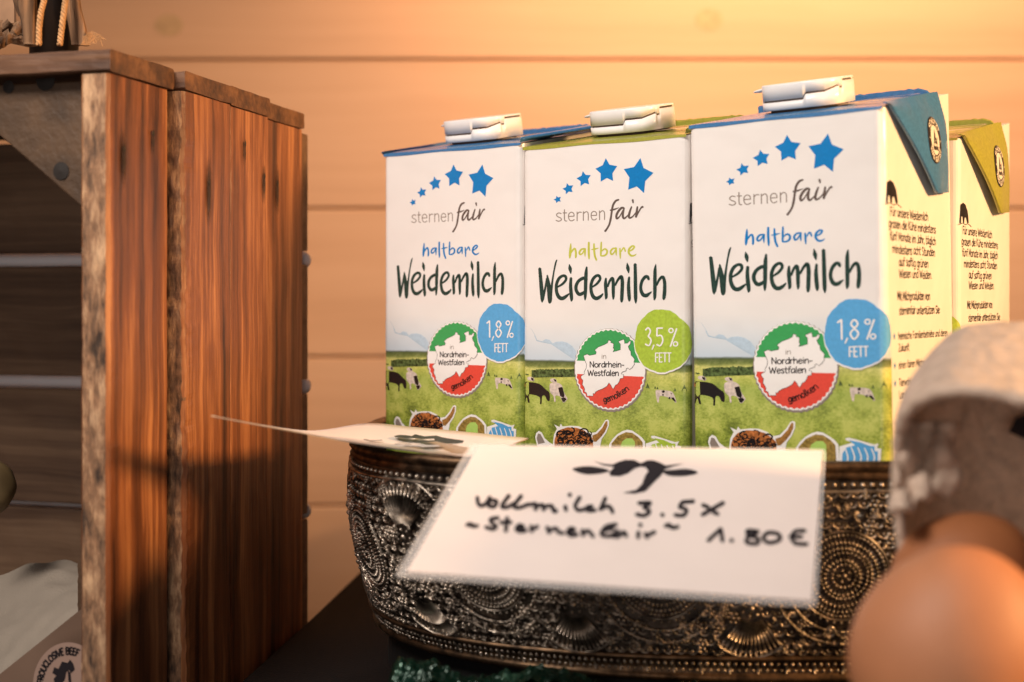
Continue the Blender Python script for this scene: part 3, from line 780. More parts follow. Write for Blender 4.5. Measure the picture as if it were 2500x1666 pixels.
    ribbon(mb, [(.04, -.02, .035), (.10, -.02, .035)], dm, 1)
    dmy = lambda x, y: lm(x, -y, 4)
    text(mb, 'Tetra Pak', -.40, .42, .80, .18, .022, dmy, 0)
    def arc_text(s, a0, a1, rad, h, r, flip=False):
        tw = text_width(s); cx = 0
        for c in s:
            adv, st = G[c]
            for q in st:
                pts = []
                for (a, b) in q:
                    f = (cx + a) / tw; an = a0 + (a1 - a0) * f
                    rr = rad + (b - .5) * h * (-1 if flip else 1)
                    pts.append((rr * math.cos(an), rr * math.sin(an), r))
                ribbon(mb, pts, dm, 1)
            cx += adv
    arc_text('SCHÜTZT', math.radians(148), math.radians(32), .82, .20, .024)
    arc_text('WAS GUT IST', math.radians(205), math.radians(335), .82, .20, .024, True)
    ribbon(mb, [(-.82, 0.02, .05)], dm, 1); ribbon(mb, [(.82, 0.02, .05)], dm, 1)
    mark = fin(mb, 'round_mark', [M['black_print'], M['cream']], ears['down'])
    # ---- screw cap
    capx, capy = 0.50 * CW + 0.0008, 0.32 * CW
    ca = math.atan(sl)
    capE = empty('screw_cap'); capE.parent = E_
    capE.location = (capx - OFFC[0], capy - OFFC[1], topz(capy) + 0.0012); capE.rotation_euler = (ca, 0, 0)
    RX, RY = 0.0148, 0.0140
    def se(th, k=1.0, n_=3.0):
        c, s = math.cos(th), math.sin(th); r = (abs(c / RX) ** n_ + abs(s / RY) ** n_) ** (-1 / n_)
        return (r * c * k, r * s * k)
    def rings(mb, levels, nseg=180, capt=True):
        base = len(mb.v)
        for (kk, z) in levels:
            for i in range(nseg):
                th = 2 * math.pi * i / nseg
                zz = z(th) if callable(z) else z
                x, y = se(th, kk); mb.v.append((x, y, zz))
        for j in range(len(levels) - 1):
            for i in range(nseg):
                mb.f.append((base + j * nseg + i, base + j * nseg + (i + 1) % nseg, base + (j + 1) * nseg + (i + 1) % nseg, base + (j + 1) * nseg + i)); mb.m.append(0)
        if capt: mb.f.append(tuple(base + (len(levels) - 1) * nseg + i for i in range(nseg))); mb.m.append(0)
    def seam(th):
        x, y = se(th)
        if y * CT_ - x * ST_ > 0.001: return 0.0034
        f = (x * CT_ + y * ST_) / 0.0302 + 0.5
        if f < 0.33: return 0.0042
        if f < 0.36: return 0.0042 + (f - 0.33) / 0.03 * 0.0018
        if f < 0.56: return 0.0060
        if f < 0.74: return 0.0060 + (f - 0.56) / 0.18 * 0.0014
        if f < 0.76: return 0.0074 - (f - 0.74) / 0.02 * 0.0010
        return 0.0066 if f < 0.80 else 0.0090
    mb = MB(); rings(mb, [(0.84, -0.0012), (0.84, 0.0022), (0.5, 0.0022)]); nk = mb.build('neck', M['capgap'], capE)
    mb = MB(); rings(mb, [(0.955, 0.0018), (0.955, 0.0090)]); mb.build('cap_core', M['capgap'], capE)
    mb = MB(); rings(mb, [(0.94, 0.0010), (1.0, 0.0012), (1.003, lambda t: seam(t) - 0.00035), (0.95, lambda t: seam(t) - 0.00035)], 360, False); mb.build('cap_ring', M['cap'], capE, True)
    mb = MB(); rings(mb, [(0.95, lambda t: min(0.0094, seam(t) + 0.0003)), (0.996, lambda t: min(0.0094, seam(t) + 0.0003)), (0.996, 0.0096), (0.985, 0.0099), (0.95, 0.0100), (0.6, 0.0100)], 360); lid = mb.build('cap_lid', M['cap'], capE, True)
    mb = MB()
    for i in range(9):
        a = -0.5 + i / 8
        pass
    def tab(u, v):
        th = 2 * math.pi * u
        L = 0.0056; x = -RX - L * v + 0.0008
        hw = 0.0048 * math.sqrt(max(0.0, 1 - (v * 0.98) ** 3)) + 0.0002; hh = 0.0010 * (1 - 0.55 * v) + (0.0 if v < 1 else -0.0003)
        return (x, -0.001 + hw * math.cos(th), 0.0080 + hh * math.sin(th) + 0.0006 * (1 - v))
    mb.grid(tab, 16, 8, 0, True); mb.f.append(tuple(len(mb.v) - 16 + i for i in range(16))); mb.m.append(0)
    mb.build('pull_tab', M['cap'], capE, True)
    # ---- meadow picture
    mb = MB(); scol = [-0.0035 + (CW + 0.0035 + 0.0055) * i / 90 for i in range(91)]
    def mg(u, v):
        s = -0.0035 + (CW + 0.0060) * u
        t = 0.062 + (CH - 0.001 - 0.062) * v; return face3(s, t, LAY)
    mb.grid(mg, 90, 8)
    # keep the wrap over the right edge only below the horizon: side strip starts there by its own colour
    mead = fin(mb, 'meadow_picture', M['meadow'])
    # clouds
    mb = MB(); ms = mapper(cL, 2)
    cl = [(1110,470),(1112,235),(1140,225),(1175,245),(1200,290),(1215,325),(1250,335),(1275,318),(1305,325),(1325,350),(1350,338),(1390,335),(1430,345),(1465,370),(1490,405),(1500,470)]
    poly(mb, cl, ms)
    fin(mb, 'cloud', M['pale_cloud'], mead)
    mb = MB(); poly(mb, [(2225,506),(2245,470),(2262,400),(2275,330),(2290,300),(2296,506)], ms); fin(mb, 'cloud', M['pale_cloud'], mead)
    # hedges, trees
    mb = MB()
    hp = []
    for i in range(60):
        x = 1175 + (1480 - 1175) * i / 59; hp.append((x, 548 - 12 * abs(noise.noise(Vector((x * .06, 0, 0)))) - 9 * math.sin(min(1, i / 12) * 1.57) - 5 * random.random()))
    hp += [(1490, 590), (1400, 592), (1300, 592), (1175, 596)]
    poly(mb, hp, ms)
    for (x, y, s) in ((1998, 668, 30), (2052, 672, 16), (2068, 674, 14), (2192, 690, 20), (2255, 690, 38)):
        poly(mb, [(x - s * .45, y + 2), (x - s * .3, y - s * .35), (x - s * .12, y - s * .8), (x, y - s * 1.2), (x + s * .12, y - s * .8), (x + s * .32, y - s * .35), (x + s * .5, y + 4)], ms)
    poly(mb, [(1120, 573), (1130, 566), (1150, 568), (1160, 577), (1140, 580)], ms)
    fin(mb, 'hedge', M['hedge'], mead)
    # cows
    mk = mapper(cL, 3); mk4 = mapper(cL, 4)
    mb = MB()
    poly(mb, smc([(1122,632),(1160,627),(1230,640),(1275,680),(1302,705),(1303,760),(1285,757),(1270,725),(1250,730),(1246,782),(1235,782),(1232,735),(1170,715),(1155,725),(1162,772),(1150,772),(1140,735),(1122,768),(1110,765),(1122,700)], 3), mk, 0)
    poly(mb, [(1365,670),(1395,665),(1410,720),(1402,742),(1378,725)], mk4, 0)
    fin(mb, 'black_cow', [M['black_print']], mead)
    mb = MB()
    poly(mb, smc([(1305,642),(1350,630),(1390,650),(1405,700),(1428,740),(1430,748),(1410,772),(1395,770),(1378,732),(1345,725),(1346,766),(1336,766),(1330,725),(1308,700)], 3), mk, 0)
    poly(mb, smc([(1145,595),(1165,588),(1192,600),(1192,622),(1170,618),(1150,610)], 2), mk, 0); poly(mb, [(1170,595),(1190,600),(1190,622),(1175,612)], mk4, 1)
    poly(mb, smc([(1308,608),(1325,600),(1350,608),(1355,632),(1330,630),(1312,622)], 2), mk, 0); poly(mb, [(1330,604),(1350,610),(1352,626),(1338,620)], mk4, 1)
    poly(mb, [(1366,668),(1392,662),(1408,712),(1400,740),(1378,724)], mk4, 1)
    poly(mb, [(1385,742),(1412,738),(1425,750),(1408,770),(1396,768)], mk4, 1)
    fin(mb, 'spotted_cow', [M['cow_white'], M['black_print']], mead)
    mb = MB()
    poly(mb, smc([(2055,690),(2075,683),(2140,688),(2175,700),(2195,740),(2203,772),(2190,770),(2175,745),(2150,745),(2140,735),(2100,726),(2082,732),(2078,770),(2068,770),(2060,735)], 3), mk, 0)
    for q in ([(2098,692),(2110,685),(2122,690),(2118,703),(2102,702)], [(2102,715),(2112,712),(2112,724),(2103,724)], [(2148,735),(2160,732),(2158,750),(2148,748)], [(2168,735),(2186,738),(2200,765),(2192,768),(2172,750)], [(2160,705),(2172,708),(2168,716)]):
        poly(mb, q, mk4, 1)
    fin(mb, 'grazing_cow', [M['cow_white'], M['black_print']], mead)
    mb = MB(); poly(mb, [(1108,640),(1118,632),(1128,640),(1124,660),(1108,662)], mk, 0); fin(mb, 'brown_cow', M['rust'], mead)
    # ---- bull drawing at the bottom
    b5 = mapper(cM, 5); b6 = mapper(cM, 6); b7 = mapper(cM, 7); b8 = mapper(cM, 8)
    mb = MB()
    poly(mb, [(235,1720),(240,1470),(250,1390),(282,1325),(252,1275),(310,1305),(325,1268),(345,1298),(440,1290),(520,1295),(600,1330),(655,1372),(715,1362),(775,1300),(820,1228),(845,1220),(862,1235),(860,1290),(830,1370),(780,1440),(760,1540),(700,1720)], b5, 0)
    poly(mb, [(62,1520),(40,1420),(50,1375),(80,1348),(115,1368),(145,1430),(200,1480),(240,1500),(240,1560),(120,1560)], b5, 0)
    poly(mb, [(74,1500),(58,1430),(72,1378),(100,1385),(130,1440),(150,1480)], b6, 3)
    poly(mb, [(252,1720),(256,1450),(275,1390),(320,1335),(400,1308),(500,1312),(590,1345),(640,1390),(680,1430),(690,1560),(660,1720)], b6, 1)
    poly(mb, [(675,1400),(730,1380),(790,1310),(825,1240),(845,1240),(845,1290),(815,1360),(770,1420),(720,1470),(690,1470)], b6, 2)
    for i in range(46):
        cx = random.uniform(290, 640); cy_ = random.uniform(1335 + abs(cx - 460) * .15, 1520); r = random.uniform(16, 50)
        a0 = random.uniform(0, 6.28)
        ribbon(mb, [(cx + r * math.cos(a0 + k * .8), cy_ + r * .8 * math.sin(a0 + k * .8), 5.0 if i < 28 else 8) for k in range(random.randint(4, 8))], b7, 4)
    ribbon(mb, [(655,1450,10),(675,1462,12),(668,1480,8)], b7, 4)
    fin(mb, 'bull_drawing', [M['white_ink'], M['rust'], M['horn'], M['taupe'], M['black_print']])
    mb = MB()
    poly(mb, [(850,1720),(862,1500),(900,1440),(950,1388),(1010,1350),(1065,1334),(1120,1344),(1180,1385),(1230,1425),(1262,1468),(1275,1720)], b5, 0)
    poly(mb, [(880,1720),(890,1490),(960,1405),(1050,1362),(1120,1370),(1190,1420),(1235,1475),(1245,1720)], b6, 1)
    poly(mb, [(1000,1720),(990,1520),(1010,1465),(1060,1430),(1120,1432),(1150,1470),(1150,1720)], b7, 4)
    poly(mb, [(1270,1720),(1272,1490),(1400,1450),(1335,1428),(1330,1405),(1370,1402),(1520,1450),(1600,1475),(1640,1465),(1620,1510),(1660,1520),(1650,1720)], b6, 0)
    z_ = M['sky_blue'] if kind == 'blue' else M['leaf_green']
    poly(mb, [(1290,1720),(1300,1560),(1340,1500),(1420,1480),(1360,1425),(1470,1450),(1560,1490),(1600,1490),(1600,1540),(1630,1545),(1625,1720)], b7, 3)
    for i in range(5):
        x = 1320 + i * 62
        ribbon(mb, [(x, 1490 + 6 * i, 5), (x + 30, 1600, 7), (x + 10, 1700, 7)], b8, 0)
    fin(mb, 'second_bull_drawing', [M['white_ink'], M['olive'], M['leaf_green'], z_, M['pale_green']])
    # ---- lettering
    for i, st in enumerate(STARS):
        mb = MB(); poly(mb, smc(st, 1), mapper(cA1, 1)); fin(mb, 'star', M['blue'])
    mb = MB()
    for q in STERN: ribbon(mb, q, mapper(cA1, 1), 0)
    for q in FAIR: ribbon(mb, q, mapper(cA1, 1), 1)
    fin(mb, 'logo_lettering', [M['taupe'], M['brown']])
    mb = MB()
    for q in HALT: ribbon(mb, q, mapper(cA2, 1), 0)
    fin(mb, 'small_title_lettering', tint)
    mb = MB()
    for i, q in enumerate(WEIDE): ribbon(mb, q, lambda x, y, i=i: mapper(cA2, 1.5 + 0.02 * i)(x, y), 0)
    fin(mb, 'title_lettering', M['deep'])
    # ---- fat badge
    bc, bt = FP(1615, 833); bR = 0.0113
    bE = MB()
    def disc(mb, cs, ct, rf, layer, mi, nr=22, ns=96):
        vs = [face3(cs, ct, LAY * layer)]
        for j in range(1, nr + 1):
            for i in range(ns):
                a = 2 * math.pi * i / ns; r = rf(a) * j / nr
                vs.append(face3(cs + r * math.cos(a), ct + r * math.sin(a), LAY * layer))
        fs = [(0, 1 + i, 1 + (i + 1) % ns) for i in range(ns)]
        for j in range(nr - 1):
            for i in range(ns):
                fs.append((1 + j * ns + i, 1 + j * ns + (i + 1) % ns, 1 + (j + 1) * ns + (i + 1) % ns, 1 + (j + 1) * ns + i))
        mb.add(vs, fs, mi)
    wob = lambda a: bR * (1 + 0.018 * math.sin(3 * a + 1) + 0.012 * math.sin(9 * a) + 0.006 * math.sin(23 * a))
    disc(bE, bc - 0.0001, bt + 0.0005, lambda a: wob(a) * 1.01, 9, 1)
    disc(bE, bc, bt, wob, 10, 0)
    bo = fin(bE, 'fat_badge', [badge, M['white_ink']]); bo['label'] = 'round %s badge reading %s FETT' % (('light blue', '1,8 %') if kind == 'blue' else ('yellow green', '3,5 %'))
    mb = MB(); mw = mapper(cA3, 12)
    w = 12
    if kind == 'green':
        ribbon(mb, [(1345,170,w),(1385,135,w),(1420,190,w),(1385,270,w)], mw); ribbon(mb, [(1385,270,w),(1430,330,w),(1400,415,w),(1340,395,w)], mw)
        ribbon(mb, [(1612,140,w),(1525,140,w)], mw, 0, False); ribbon(mb, [(1525,140,w),(1522,265,w)], mw, 0, False); ribbon(mb, [(1522,265,w),(1590,260,w),(1615,340,w),(1575,420,w),(1520,400,w)], mw)
    else:
        ribbon(mb, [(1350,180,w),(1400,140,w)], mw, 0, False); ribbon(mb, [(1400,140,w),(1402,425,w)], mw, 0, False)
        ribbon(mb, [(1570,270,w),(1525,205,w),(1570,145,w),(1615,205,w),(1570,270,w),(1515,345,w),(1565,425,w),(1622,345,w),(1570,270,w)], mw)
    ribbon(mb, [(1475,410,w),(1445,485,7)], mw, 0, False)
    for (x, y) in ((1745, 178), (1815, 392)): ribbon(mb, [(x + 34 * math.cos(a * math.pi / 4), y + 34 * math.sin(a * math.pi / 4), 10) for a in range(9)], mw)
    ribbon(mb, [(1832,150,w),(1735,430,w)], mw, 0, False)
    text(mb, 'FETT', 1488, 680, 262, 145, 9, mw)
    fin(mb, 'badge_lettering', M['white_ink'], bo)
    # ---- origin seal
    sc_, stt = cA3(770, 795); sR = abs(cA3(770, 795 - 645)[1] - stt)
    mb = MB()
    def cog(k): return lambda a: sR * k * (1 + 0.016 * math.sin(a * 44))
    disc(mb, sc_ + 0.0001, stt + 0.00035, cog(1.03), 5, 4)
    disc(mb, sc_, stt, cog(1.0), 6, 0)
    # green top and red bottom segments
    def seg(y_cut, up, mi):
        pts = []
        rr = cog(0.962)
        for i in range(361):
            a = 2 * math.pi * i / 360
            dx, dy = rr(a) * math.cos(a), rr(a) * math.sin(a)
            if (up and dy < y_cut) or (not up and dy > y_cut): pts.append((a, dx, dy))
        if up: pts.sort(key=lambda q: q[0])
        pl = [(sc_ + q[1], stt + q[2]) for q in pts]
        poly(mb, pl, lambda s, t: face3(s, t, LAY * 7), mi)
    seg(-0.18 * sR, True, 1); seg(0.14 * sR, False, 2)
    seal = fin(mb, 'origin_seal', [M['white_ink'], M['seal_green'], M['seal_red'], M['black_print'], M['taupe']])
    mb = MB()
    poly(mb, MAPP, mapper(cA3, 8), 0)
    ribbon(mb, [(x, y, 3.2) for x, y in MAPP + [MAPP[0]]], mapper(cA3, 9), 1, False)
    fin(mb, 'state_map', [M['white_ink'], M['black_print']], seal)
    mb = MB(); m10 = mapper(cA3, 10)
    text(mb, 'in', 645, 626, 82, 78, 4.2, m10, 1)
    text(mb, 'Nordrhein-', 460, 764, 550, 92, 6.8, m10, 0)
    text(mb, 'Westfalen', 428, 900, 495, 92, 6.8, m10, 0)
    s = 'gemolken'; tw = text_width(s); cx = 0
    for c in s:
        adv, stk = G[c]
        for q in stk:
            pts = []
            for (a, b) in q:
                f = (cx + a) / tw; x = 680 + 410 * f; y = 1322 - 30 * f - 175 * f ** 1.8; sl_ = -(30 + 175 * 1.8 * f ** .8) / 410
                l = math.hypot(1, sl_); pts.append((x + b * 95 * sl_ / l, y - b * 95 / l, 7.5))
            ribbon(mb, pts, m10, 0)
        cx += adv
    fin(mb, 'seal_lettering', [M['black_print'], M['taupe']], seal)
    # ---- right side print: lines in (depth, below front top)
    mb = MB()
    def side(x, y): return (CW + LAY * (1 + jit_off()), x, CH - y)
    SP = front_point(393.5) + Vector((CT_, -ST_, 0)) * (CW + 0.0022) + Vector((ST_, CT_, 0)) * (CW + 0.0008)     # second carton row
    def side_px(px, py):
        u = (px - 1250) / F; d = (u * SP.y - SP.x) / (ST_ - CT_ * u); Yd = SP.y + CT_ * d
        return d, 0.0584 - (728 - py) * Yd / F
    lines = [('Für unsere Weidemilch', 2350, 2422, 577, .0029), ('grasen die Kühe mindestens', 2347, 2436, 603, .0028), ('fünf Monate im Jahr, täglich', 2349, 2436, 629, .0028),
             ('mindestens acht Stunden', 2353, 2434, 655, .0028), ('auf saftig grünen', 2365, 2421, 681, .0028), ('Wiesen und Weiden.', 2365, 2427, 706, .0028),
             ('Mit Milchprodukten von', 2361, 2423, 753, .0028), ('sternenfair unterstützen Sie:', 2364, 2442, 783, .0027)]
    for (s, xa, xb, y, h) in lines:
        a, ta = side_px(xa, y); b_, tb = side_px(xb, y)
        text(mb, s, a, (ta + tb) / 2, b_ - a, h, 0.00023, side, 0, 0.06)
    y0 = side_px(2364, 783)[1]
    for k_, s in enumerate(['heimische Familienbetriebe und deren', 'Zukunft', '', 'einen fairen Milchpreis für alle', 'Tierwohl und Weidehaltung', 'Landwirte']):
        if s:
            wd = min(0.058, text_width(s) * 0.0031)
            text(mb, s, 0.0105, y0 + 0.0085 + (0, .004, 0, .0096, .0154, .0194)[k_], wd, .0024, 0.00018, side, 0)
    for k_ in (0, 3, 4):
        yy = y0 + 0.0074 + (0, .004, 0, .0096, .0154, .0194)[k_]
        pts = []
        for a in range(10):
            r = 0.0013 if a % 2 == 0 else 0.0006; an = -math.pi / 2 + a * math.pi / 5; pts.append((0.0068 + r * math.cos(an), yy + r * math.sin(an)))
        mbs = MB(); poly(mbs, pts, side, 0); fin(mbs, 'bullet_star', M['blue'])
    fin(mb, 'side_lettering', M['black_print'])
    mb = MB()
    a, ta = side_px(2340, 550)
    def ss(x, y): q = side_px(x + 5, y); return (CW + LAY, q[0], CH - q[1])
    poly(mb, [(2340,500),(2346,495),(2352,500),(2357,515),(2359,530),(2360,545),(2356,546),(2353,532),(2350,532),(2349,545),(2346,545),(2344,528),(2342,530),(2341,545),(2339,545)], ss)
    ribbon(mb, [(2338,548,1),(2345,545,.8),(2352,549,1),(2358,547,.8),(2366,554,1)], ss)
    fin(mb, 'side_cow_drawing', M['black_print'])
    return E_, ears, tpl

protos = {'blue': build_carton('blue'), 'green': build_carton('green')}
def tree_copy(o, parent, skip):
    if o in skip: return None
    c = o.copy(); COL.objects.link(c); c.parent = parent
    for ch in list(o.children): tree_copy(ch, c, skip)
    return c
def place(kind, s_left, z_top, ear, roll, label, dy=0.0, shift=0.0, wide=1.0, left_ear=False):
    E_, ears, _ = protos[kind]
    skip = [ears['out' if ear == 'down' else 'down']] + ([] if left_ear else [ears['left']])
    c = tree_copy(E_, None, skip)
    base = front_point(s_left)
    xd = Vector((CT_, -ST_, 0)); yd = Vector((ST_, CT_, 0))
    loc = base + xd * (CW * wide / 2 + shift) + yd * (CW / 2 + dy); loc.z = ZC + z_top - CH
    R = Matrix.Rotation(-TH, 4, 'Z') @ Matrix.Rotation(-roll, 4, 'Y')
    if roll:   # roll about the middle of the pack so that the top edge stays where it stands
        piv = Vector((0, 0, CH)); loc = loc + piv - (R @ Vector((0, 0, CH)))
    c.location = loc; c.rotation_euler = R.to_euler(); c.scale = (wide, 1, 1)
    tag(c, label, 'milk carton', 'milk cartons standing in the ornate bowl')
    return c
place('blue', -338.8, 0.0596, 'out', 0.0, 'leftmost white milk carton with blue top and blue 1,8 % badge', left_ear=True)
place('green', 24.2, 0.0577, 'out', 0.0, 'milk carton with lime green lettering and green 3,5 % badge in the front row', wide=1.012)
place('blue', 391.8, 0.0611, 'down', 0.016, 'large white milk carton with blue top at the right end of the front row')
place('green', 393.5, 0.0584, 'down', 0.0, 'rear milk carton with yellow green folded flap, half hidden at far right', CW + 0.0008, 0.0022)
def kill(o):
    for ch in list(o.children): kill(ch)
    bpy.data.objects.remove(o)
for k_ in protos: kill(protos[k_][0])

# ------------------------------------------------------------------ ornate metal bowl
BC = Vector((0.0885, 0.5180)); BA, BB, BN, BROT = 0.1480, 0.1045, 3.3, 0.0
def outline(t, BN=BN):
    c, s = math.cos(t), math.sin(t)
    r = (abs(c / BA) ** BN + abs(s / BB) ** BN) ** (-1 / BN); x, y = r * c, r * s
    return x * math.cos(BROT) - y * math.sin(BROT), x * math.sin(BROT) + y * math.cos(BROT)
NT = 4000
ol2 = [outline(2 * math.pi * i / NT, 2.25) for i in range(NT + 1)]
arc = [0.0]; ol = [outline(2 * math.pi * i / NT) for i in range(NT + 1)]
for i in range(NT): arc.append(arc[-1] + math.hypot(ol[i + 1][0] - ol[i][0], ol[i + 1][1] - ol[i][1]))
PER = arc[-1]
import bisect
def at_arc(a):
    a %= PER; i = min(bisect.bisect_right(arc, a) - 1, NT - 1); f = (a - arc[i]) / (arc[i + 1] - arc[i] + 1e-12)
    return ol[i][0] + (ol[i + 1][0] - ol[i][0]) * f, ol[i][1] + (ol[i + 1][1] - ol[i][1]) * f
ZT, ZB = ZC - 0.0526, ZC - 0.1221
HB = ZT - ZB
def scl(b):     # b height above bottom
    v = 1 - b / HB
    return 1.0 + 0.014 * math.sin(min(v / 0.62, 1) * math.pi) * (1 if v < .62 else 0) - 0.050 * max(0, (v - 0.50) / 0.50) ** 1.9
def at_low(a):
    a %= PER; i = min(bisect.bisect_right(arc, a) - 1, NT - 1); f = (a - arc[i]) / (arc[i + 1] - arc[i] + 1e-12)
    return ol2[i][0] + (ol2[i + 1][0] - ol2[i][0]) * f, ol2[i][1] + (ol2[i + 1][1] - ol2[i][1]) * f
def S(a, b, h=0.0):
    x, y = at_arc(a); x2, y2 = at_arc(a + 0.0008)
    w = min(1, max(0, 1 - b / HB)) ** 2.2 * .95
    if w > 0:
        p, q = at_low(a), at_low(a + 0.0008); x, y, x2, y2 = x + (p[0] - x) * w, y + (p[1] - y) * w, x2 + (q[0] - x2) * w, y2 + (q[1] - y2) * w
    tx, ty = x2 - x, y2 - y; l = math.hypot(tx, ty); nx, ny = ty / l, -tx / l
    k_ = scl(b)
    return (x * k_ + nx * h, y * k_ + ny * h, ZB + b)
bowl = empty('ornate_bowl', (BC.x, BC.y, 0)); tag(bowl, 'oval antique brass bowl of pierced fan and medallion relief holding the cartons', 'bowl')
# wall skin
mb = MB()
mb.grid(lambda u, v: S(u * PER, v * HB, -0.0012), 240, 24, 0, True)
mb.grid(lambda u, v: S(u * PER, v * HB, -0.0026), 240, 12, 0, True)
mb.add([(S(i / 120 * PER, 0.002, -0.0026)) for i in range(120)], [tuple(range(120))])
mb.build('bowl_wall', M['metal_dark'], bowl, True)
# rim: rolled edge and flat band
mb = MB()
rp = [(-0.0030, HB - 0.0005), (-0.0022, HB + 0.0008), (0.0000, HB + 0.0012), (0.0014, HB + 0.0004), (0.0016, HB - 0.0010), (0.0006, HB - 0.0020), (0.0002, HB - 0.0030), (0.0008, HB - 0.0042), (-0.0010, HB - 0.0050)]
mb.grid(lambda u, v: S(u * PER, rp[int(round(v * 8))][1], rp[int(round(v * 8))][0] + 0.0002 * noise.noise(Vector((u * 160, v * 5, 0)))), 300, 8, 0, True)
mb.build('rim', M['metal_rim'], bowl, True)
mb = MB()
rp2 = [(-0.001, 0.0085), (0.0009, 0.0080), (0.0012, 0.0070), (0.0004, 0.0064), (0.0004, 0.0022), (0.0014, 0.0018), (0.0020, 0.0004), (0.0016, -0.0006), (-0.002, -0.0008)]
mb.grid(lambda u, v: S(u * PER, rp2[int(round(v * 8))][1], rp2[int(round(v * 8))][0]), 300, 8, 0, True)
mb.build('base_band', M['metal_rim'], bowl, True)
# relief elements
def bead(mb, a, b, r, h=0.0, n=6):
    c = []
    for k_ in range(n):
        an = 2 * math.pi * k_ / n; c.append(S(a + r * math.cos(an), b + r * math.sin(an), h - 0.0006))
    for k_ in range(n):
        an = 2 * math.pi * (k_ + .5) / n; c.append(S(a + .72 * r * math.cos(an), b + .72 * r * math.sin(an), h * .6 + r * 0.50))
    c.append(S(a, b, h * .6 + r * 0.78))
    fs = []
    for k_ in range(n):
        k2 = (k_ + 1) % n
        fs += [(k_, k2, n + k_), (k2, n + k2, n + k_), (n + k_, n + k2, 2 * n)]
    mb.add(c, fs)
def ridge(mb, pts, r, h=0.0, smooth=True, res=4):
    if len(pts) > 2 and smooth: pts = sm(pts, res)
    n = len(pts); rows = []
    for i, p in enumerate(pts):
        q0, q1 = pts[max(i - 1, 0)], pts[min(i + 1, n - 1)]
        dx, dy = q1[0] - q0[0], q1[1] - q0[1]; l = math.hypot(dx, dy) or 1; nx, ny = -dy / l, dx / l
        rr = (r if not isinstance(r, tuple) else r[0] + (r[1] - r[0]) * i / (n - 1))
        for (o_, hh) in ((-1, -0.0008 / rr), (-.7, .6), (0, 1.0), (.7, .6), (1, -0.0008 / rr)):
            rows.append(S(p[0] + nx * rr * o_, p[1] + ny * rr * o_, h * .6 + rr * hh))
    fs = []
    for i in range(n - 1):
        for k_ in range(4): fs.append((i * 5 + k_, i * 5 + k_ + 1, (i + 1) * 5 + k_ + 1, (i + 1) * 5 + k_))
    fs.append((0, 1, 2, 3, 4)); m_ = (n - 1) * 5; fs.append((m_ + 4, m_ + 3, m_ + 2, m_ + 1, m_))
    mb.add(rows, fs)
def medallion(a, b, R=0.0138):
    mb = MB()
    for j in range(1, 8):
        r = R * j / 7.4; n = int(2 * math.pi * r / 0.00135) if j > 1 else 5
        n = max(n, 5)
        for k_ in range(n):
            an = 2 * math.pi * (k_ + .5 * (j % 2)) / n
            if j in (3, 5, 6):
                ridge(mb, [(a + (r - .0007) * math.cos(an), b + (r - .0007) * math.sin(an)), (a + (r + .0007) * math.cos(an), b + (r + .0007) * math.sin(an))], 0.00036, 0.0006)
            else: bead(mb, a + r * math.cos(an), b + r * math.sin(an), 0.00055, 0.0006, 5)
    bead(mb, a, b, 0.0010, 0.0008, 8)
    for rr, w in ((R + 0.0005, 0.00022),):
        ridge(mb, [(a + rr * math.cos(k_ * math.pi / 24), b + rr * math.sin(k_ * math.pi / 24)) for k_ in range(49)], w, 0.0006, False)
    n = 40
    for k_ in range(n):
        an = 2 * math.pi * k_ / n; bead(mb, a + (R + .0014) * math.cos(an), b + (R + .0014) * math.sin(an), 0.0005, 0.0006, 5)
    return mb.build('medallion', M['metal'], bowl, True)
def fan(a, b, sgn, R=0.0150, spread=1.0):
    mb = MB(); n = 13; R *= 1.18
    for k_ in range(n):
        an = sgn * math.pi / 2 + spread * (k_ / (n - 1) - .5) * 1.35
        c, s = math.cos(an), math.sin(an)
        ridge(mb, [(a + .0046 * c, b + .0046 * s), (a + R * .80 * c, b + R * .80 * s)], (0.00018, 0.00050), 0.0006, False)
        if k_ % 1 == 0: ridge(mb, [(a + R * .80 * c, b + R * .80 * s), (a + R * 1.08 * c, b + R * 1.08 * s)], 0.00030, 0.0004, False)
    ridge(mb, [(a + R * 1.1 * math.cos(sgn * math.pi / 2 + (k_ / 20 - .5) * 1.5), b + R * 1.1 * math.sin(sgn * math.pi / 2 + (k_ / 20 - .5) * 1.5)) for k_ in range(21)], 0.00045, 0.0005, False)
    for k_ in range(7): bead(mb, a + .003 * math.cos(k_ * .9), b + .0026 * math.sin(k_ * .9), 0.0006, 0.0008, 5)
    bead(mb, a, b, 0.0010, 0.0010, 10)
    for s_ in (-1, 1): bead(mb, a + s_ * .0034, b + .0032, 0.0008, 0.0012, 6)
    return mb.build('fan', M['metal'], bowl, True)
def px_arc(px, b):
    best = None
    for i in range(0, NT, 4):
        x, y = ol[i]; k_ = scl(b); X, Y = BC.x + x * k_, BC.y + y * k_
        if Y > BC.y: continue
        e = abs(1250 + F * X / Y - px)
        if best is None or e < best[0]: best = (e, arc[i])
    return best[1]
a0 = px_arc(1612, 0.03)
npat = round(PER / 0.0585); pat = PER / npat
filler = MB()
zb_mid = 0.0365
occupied = []
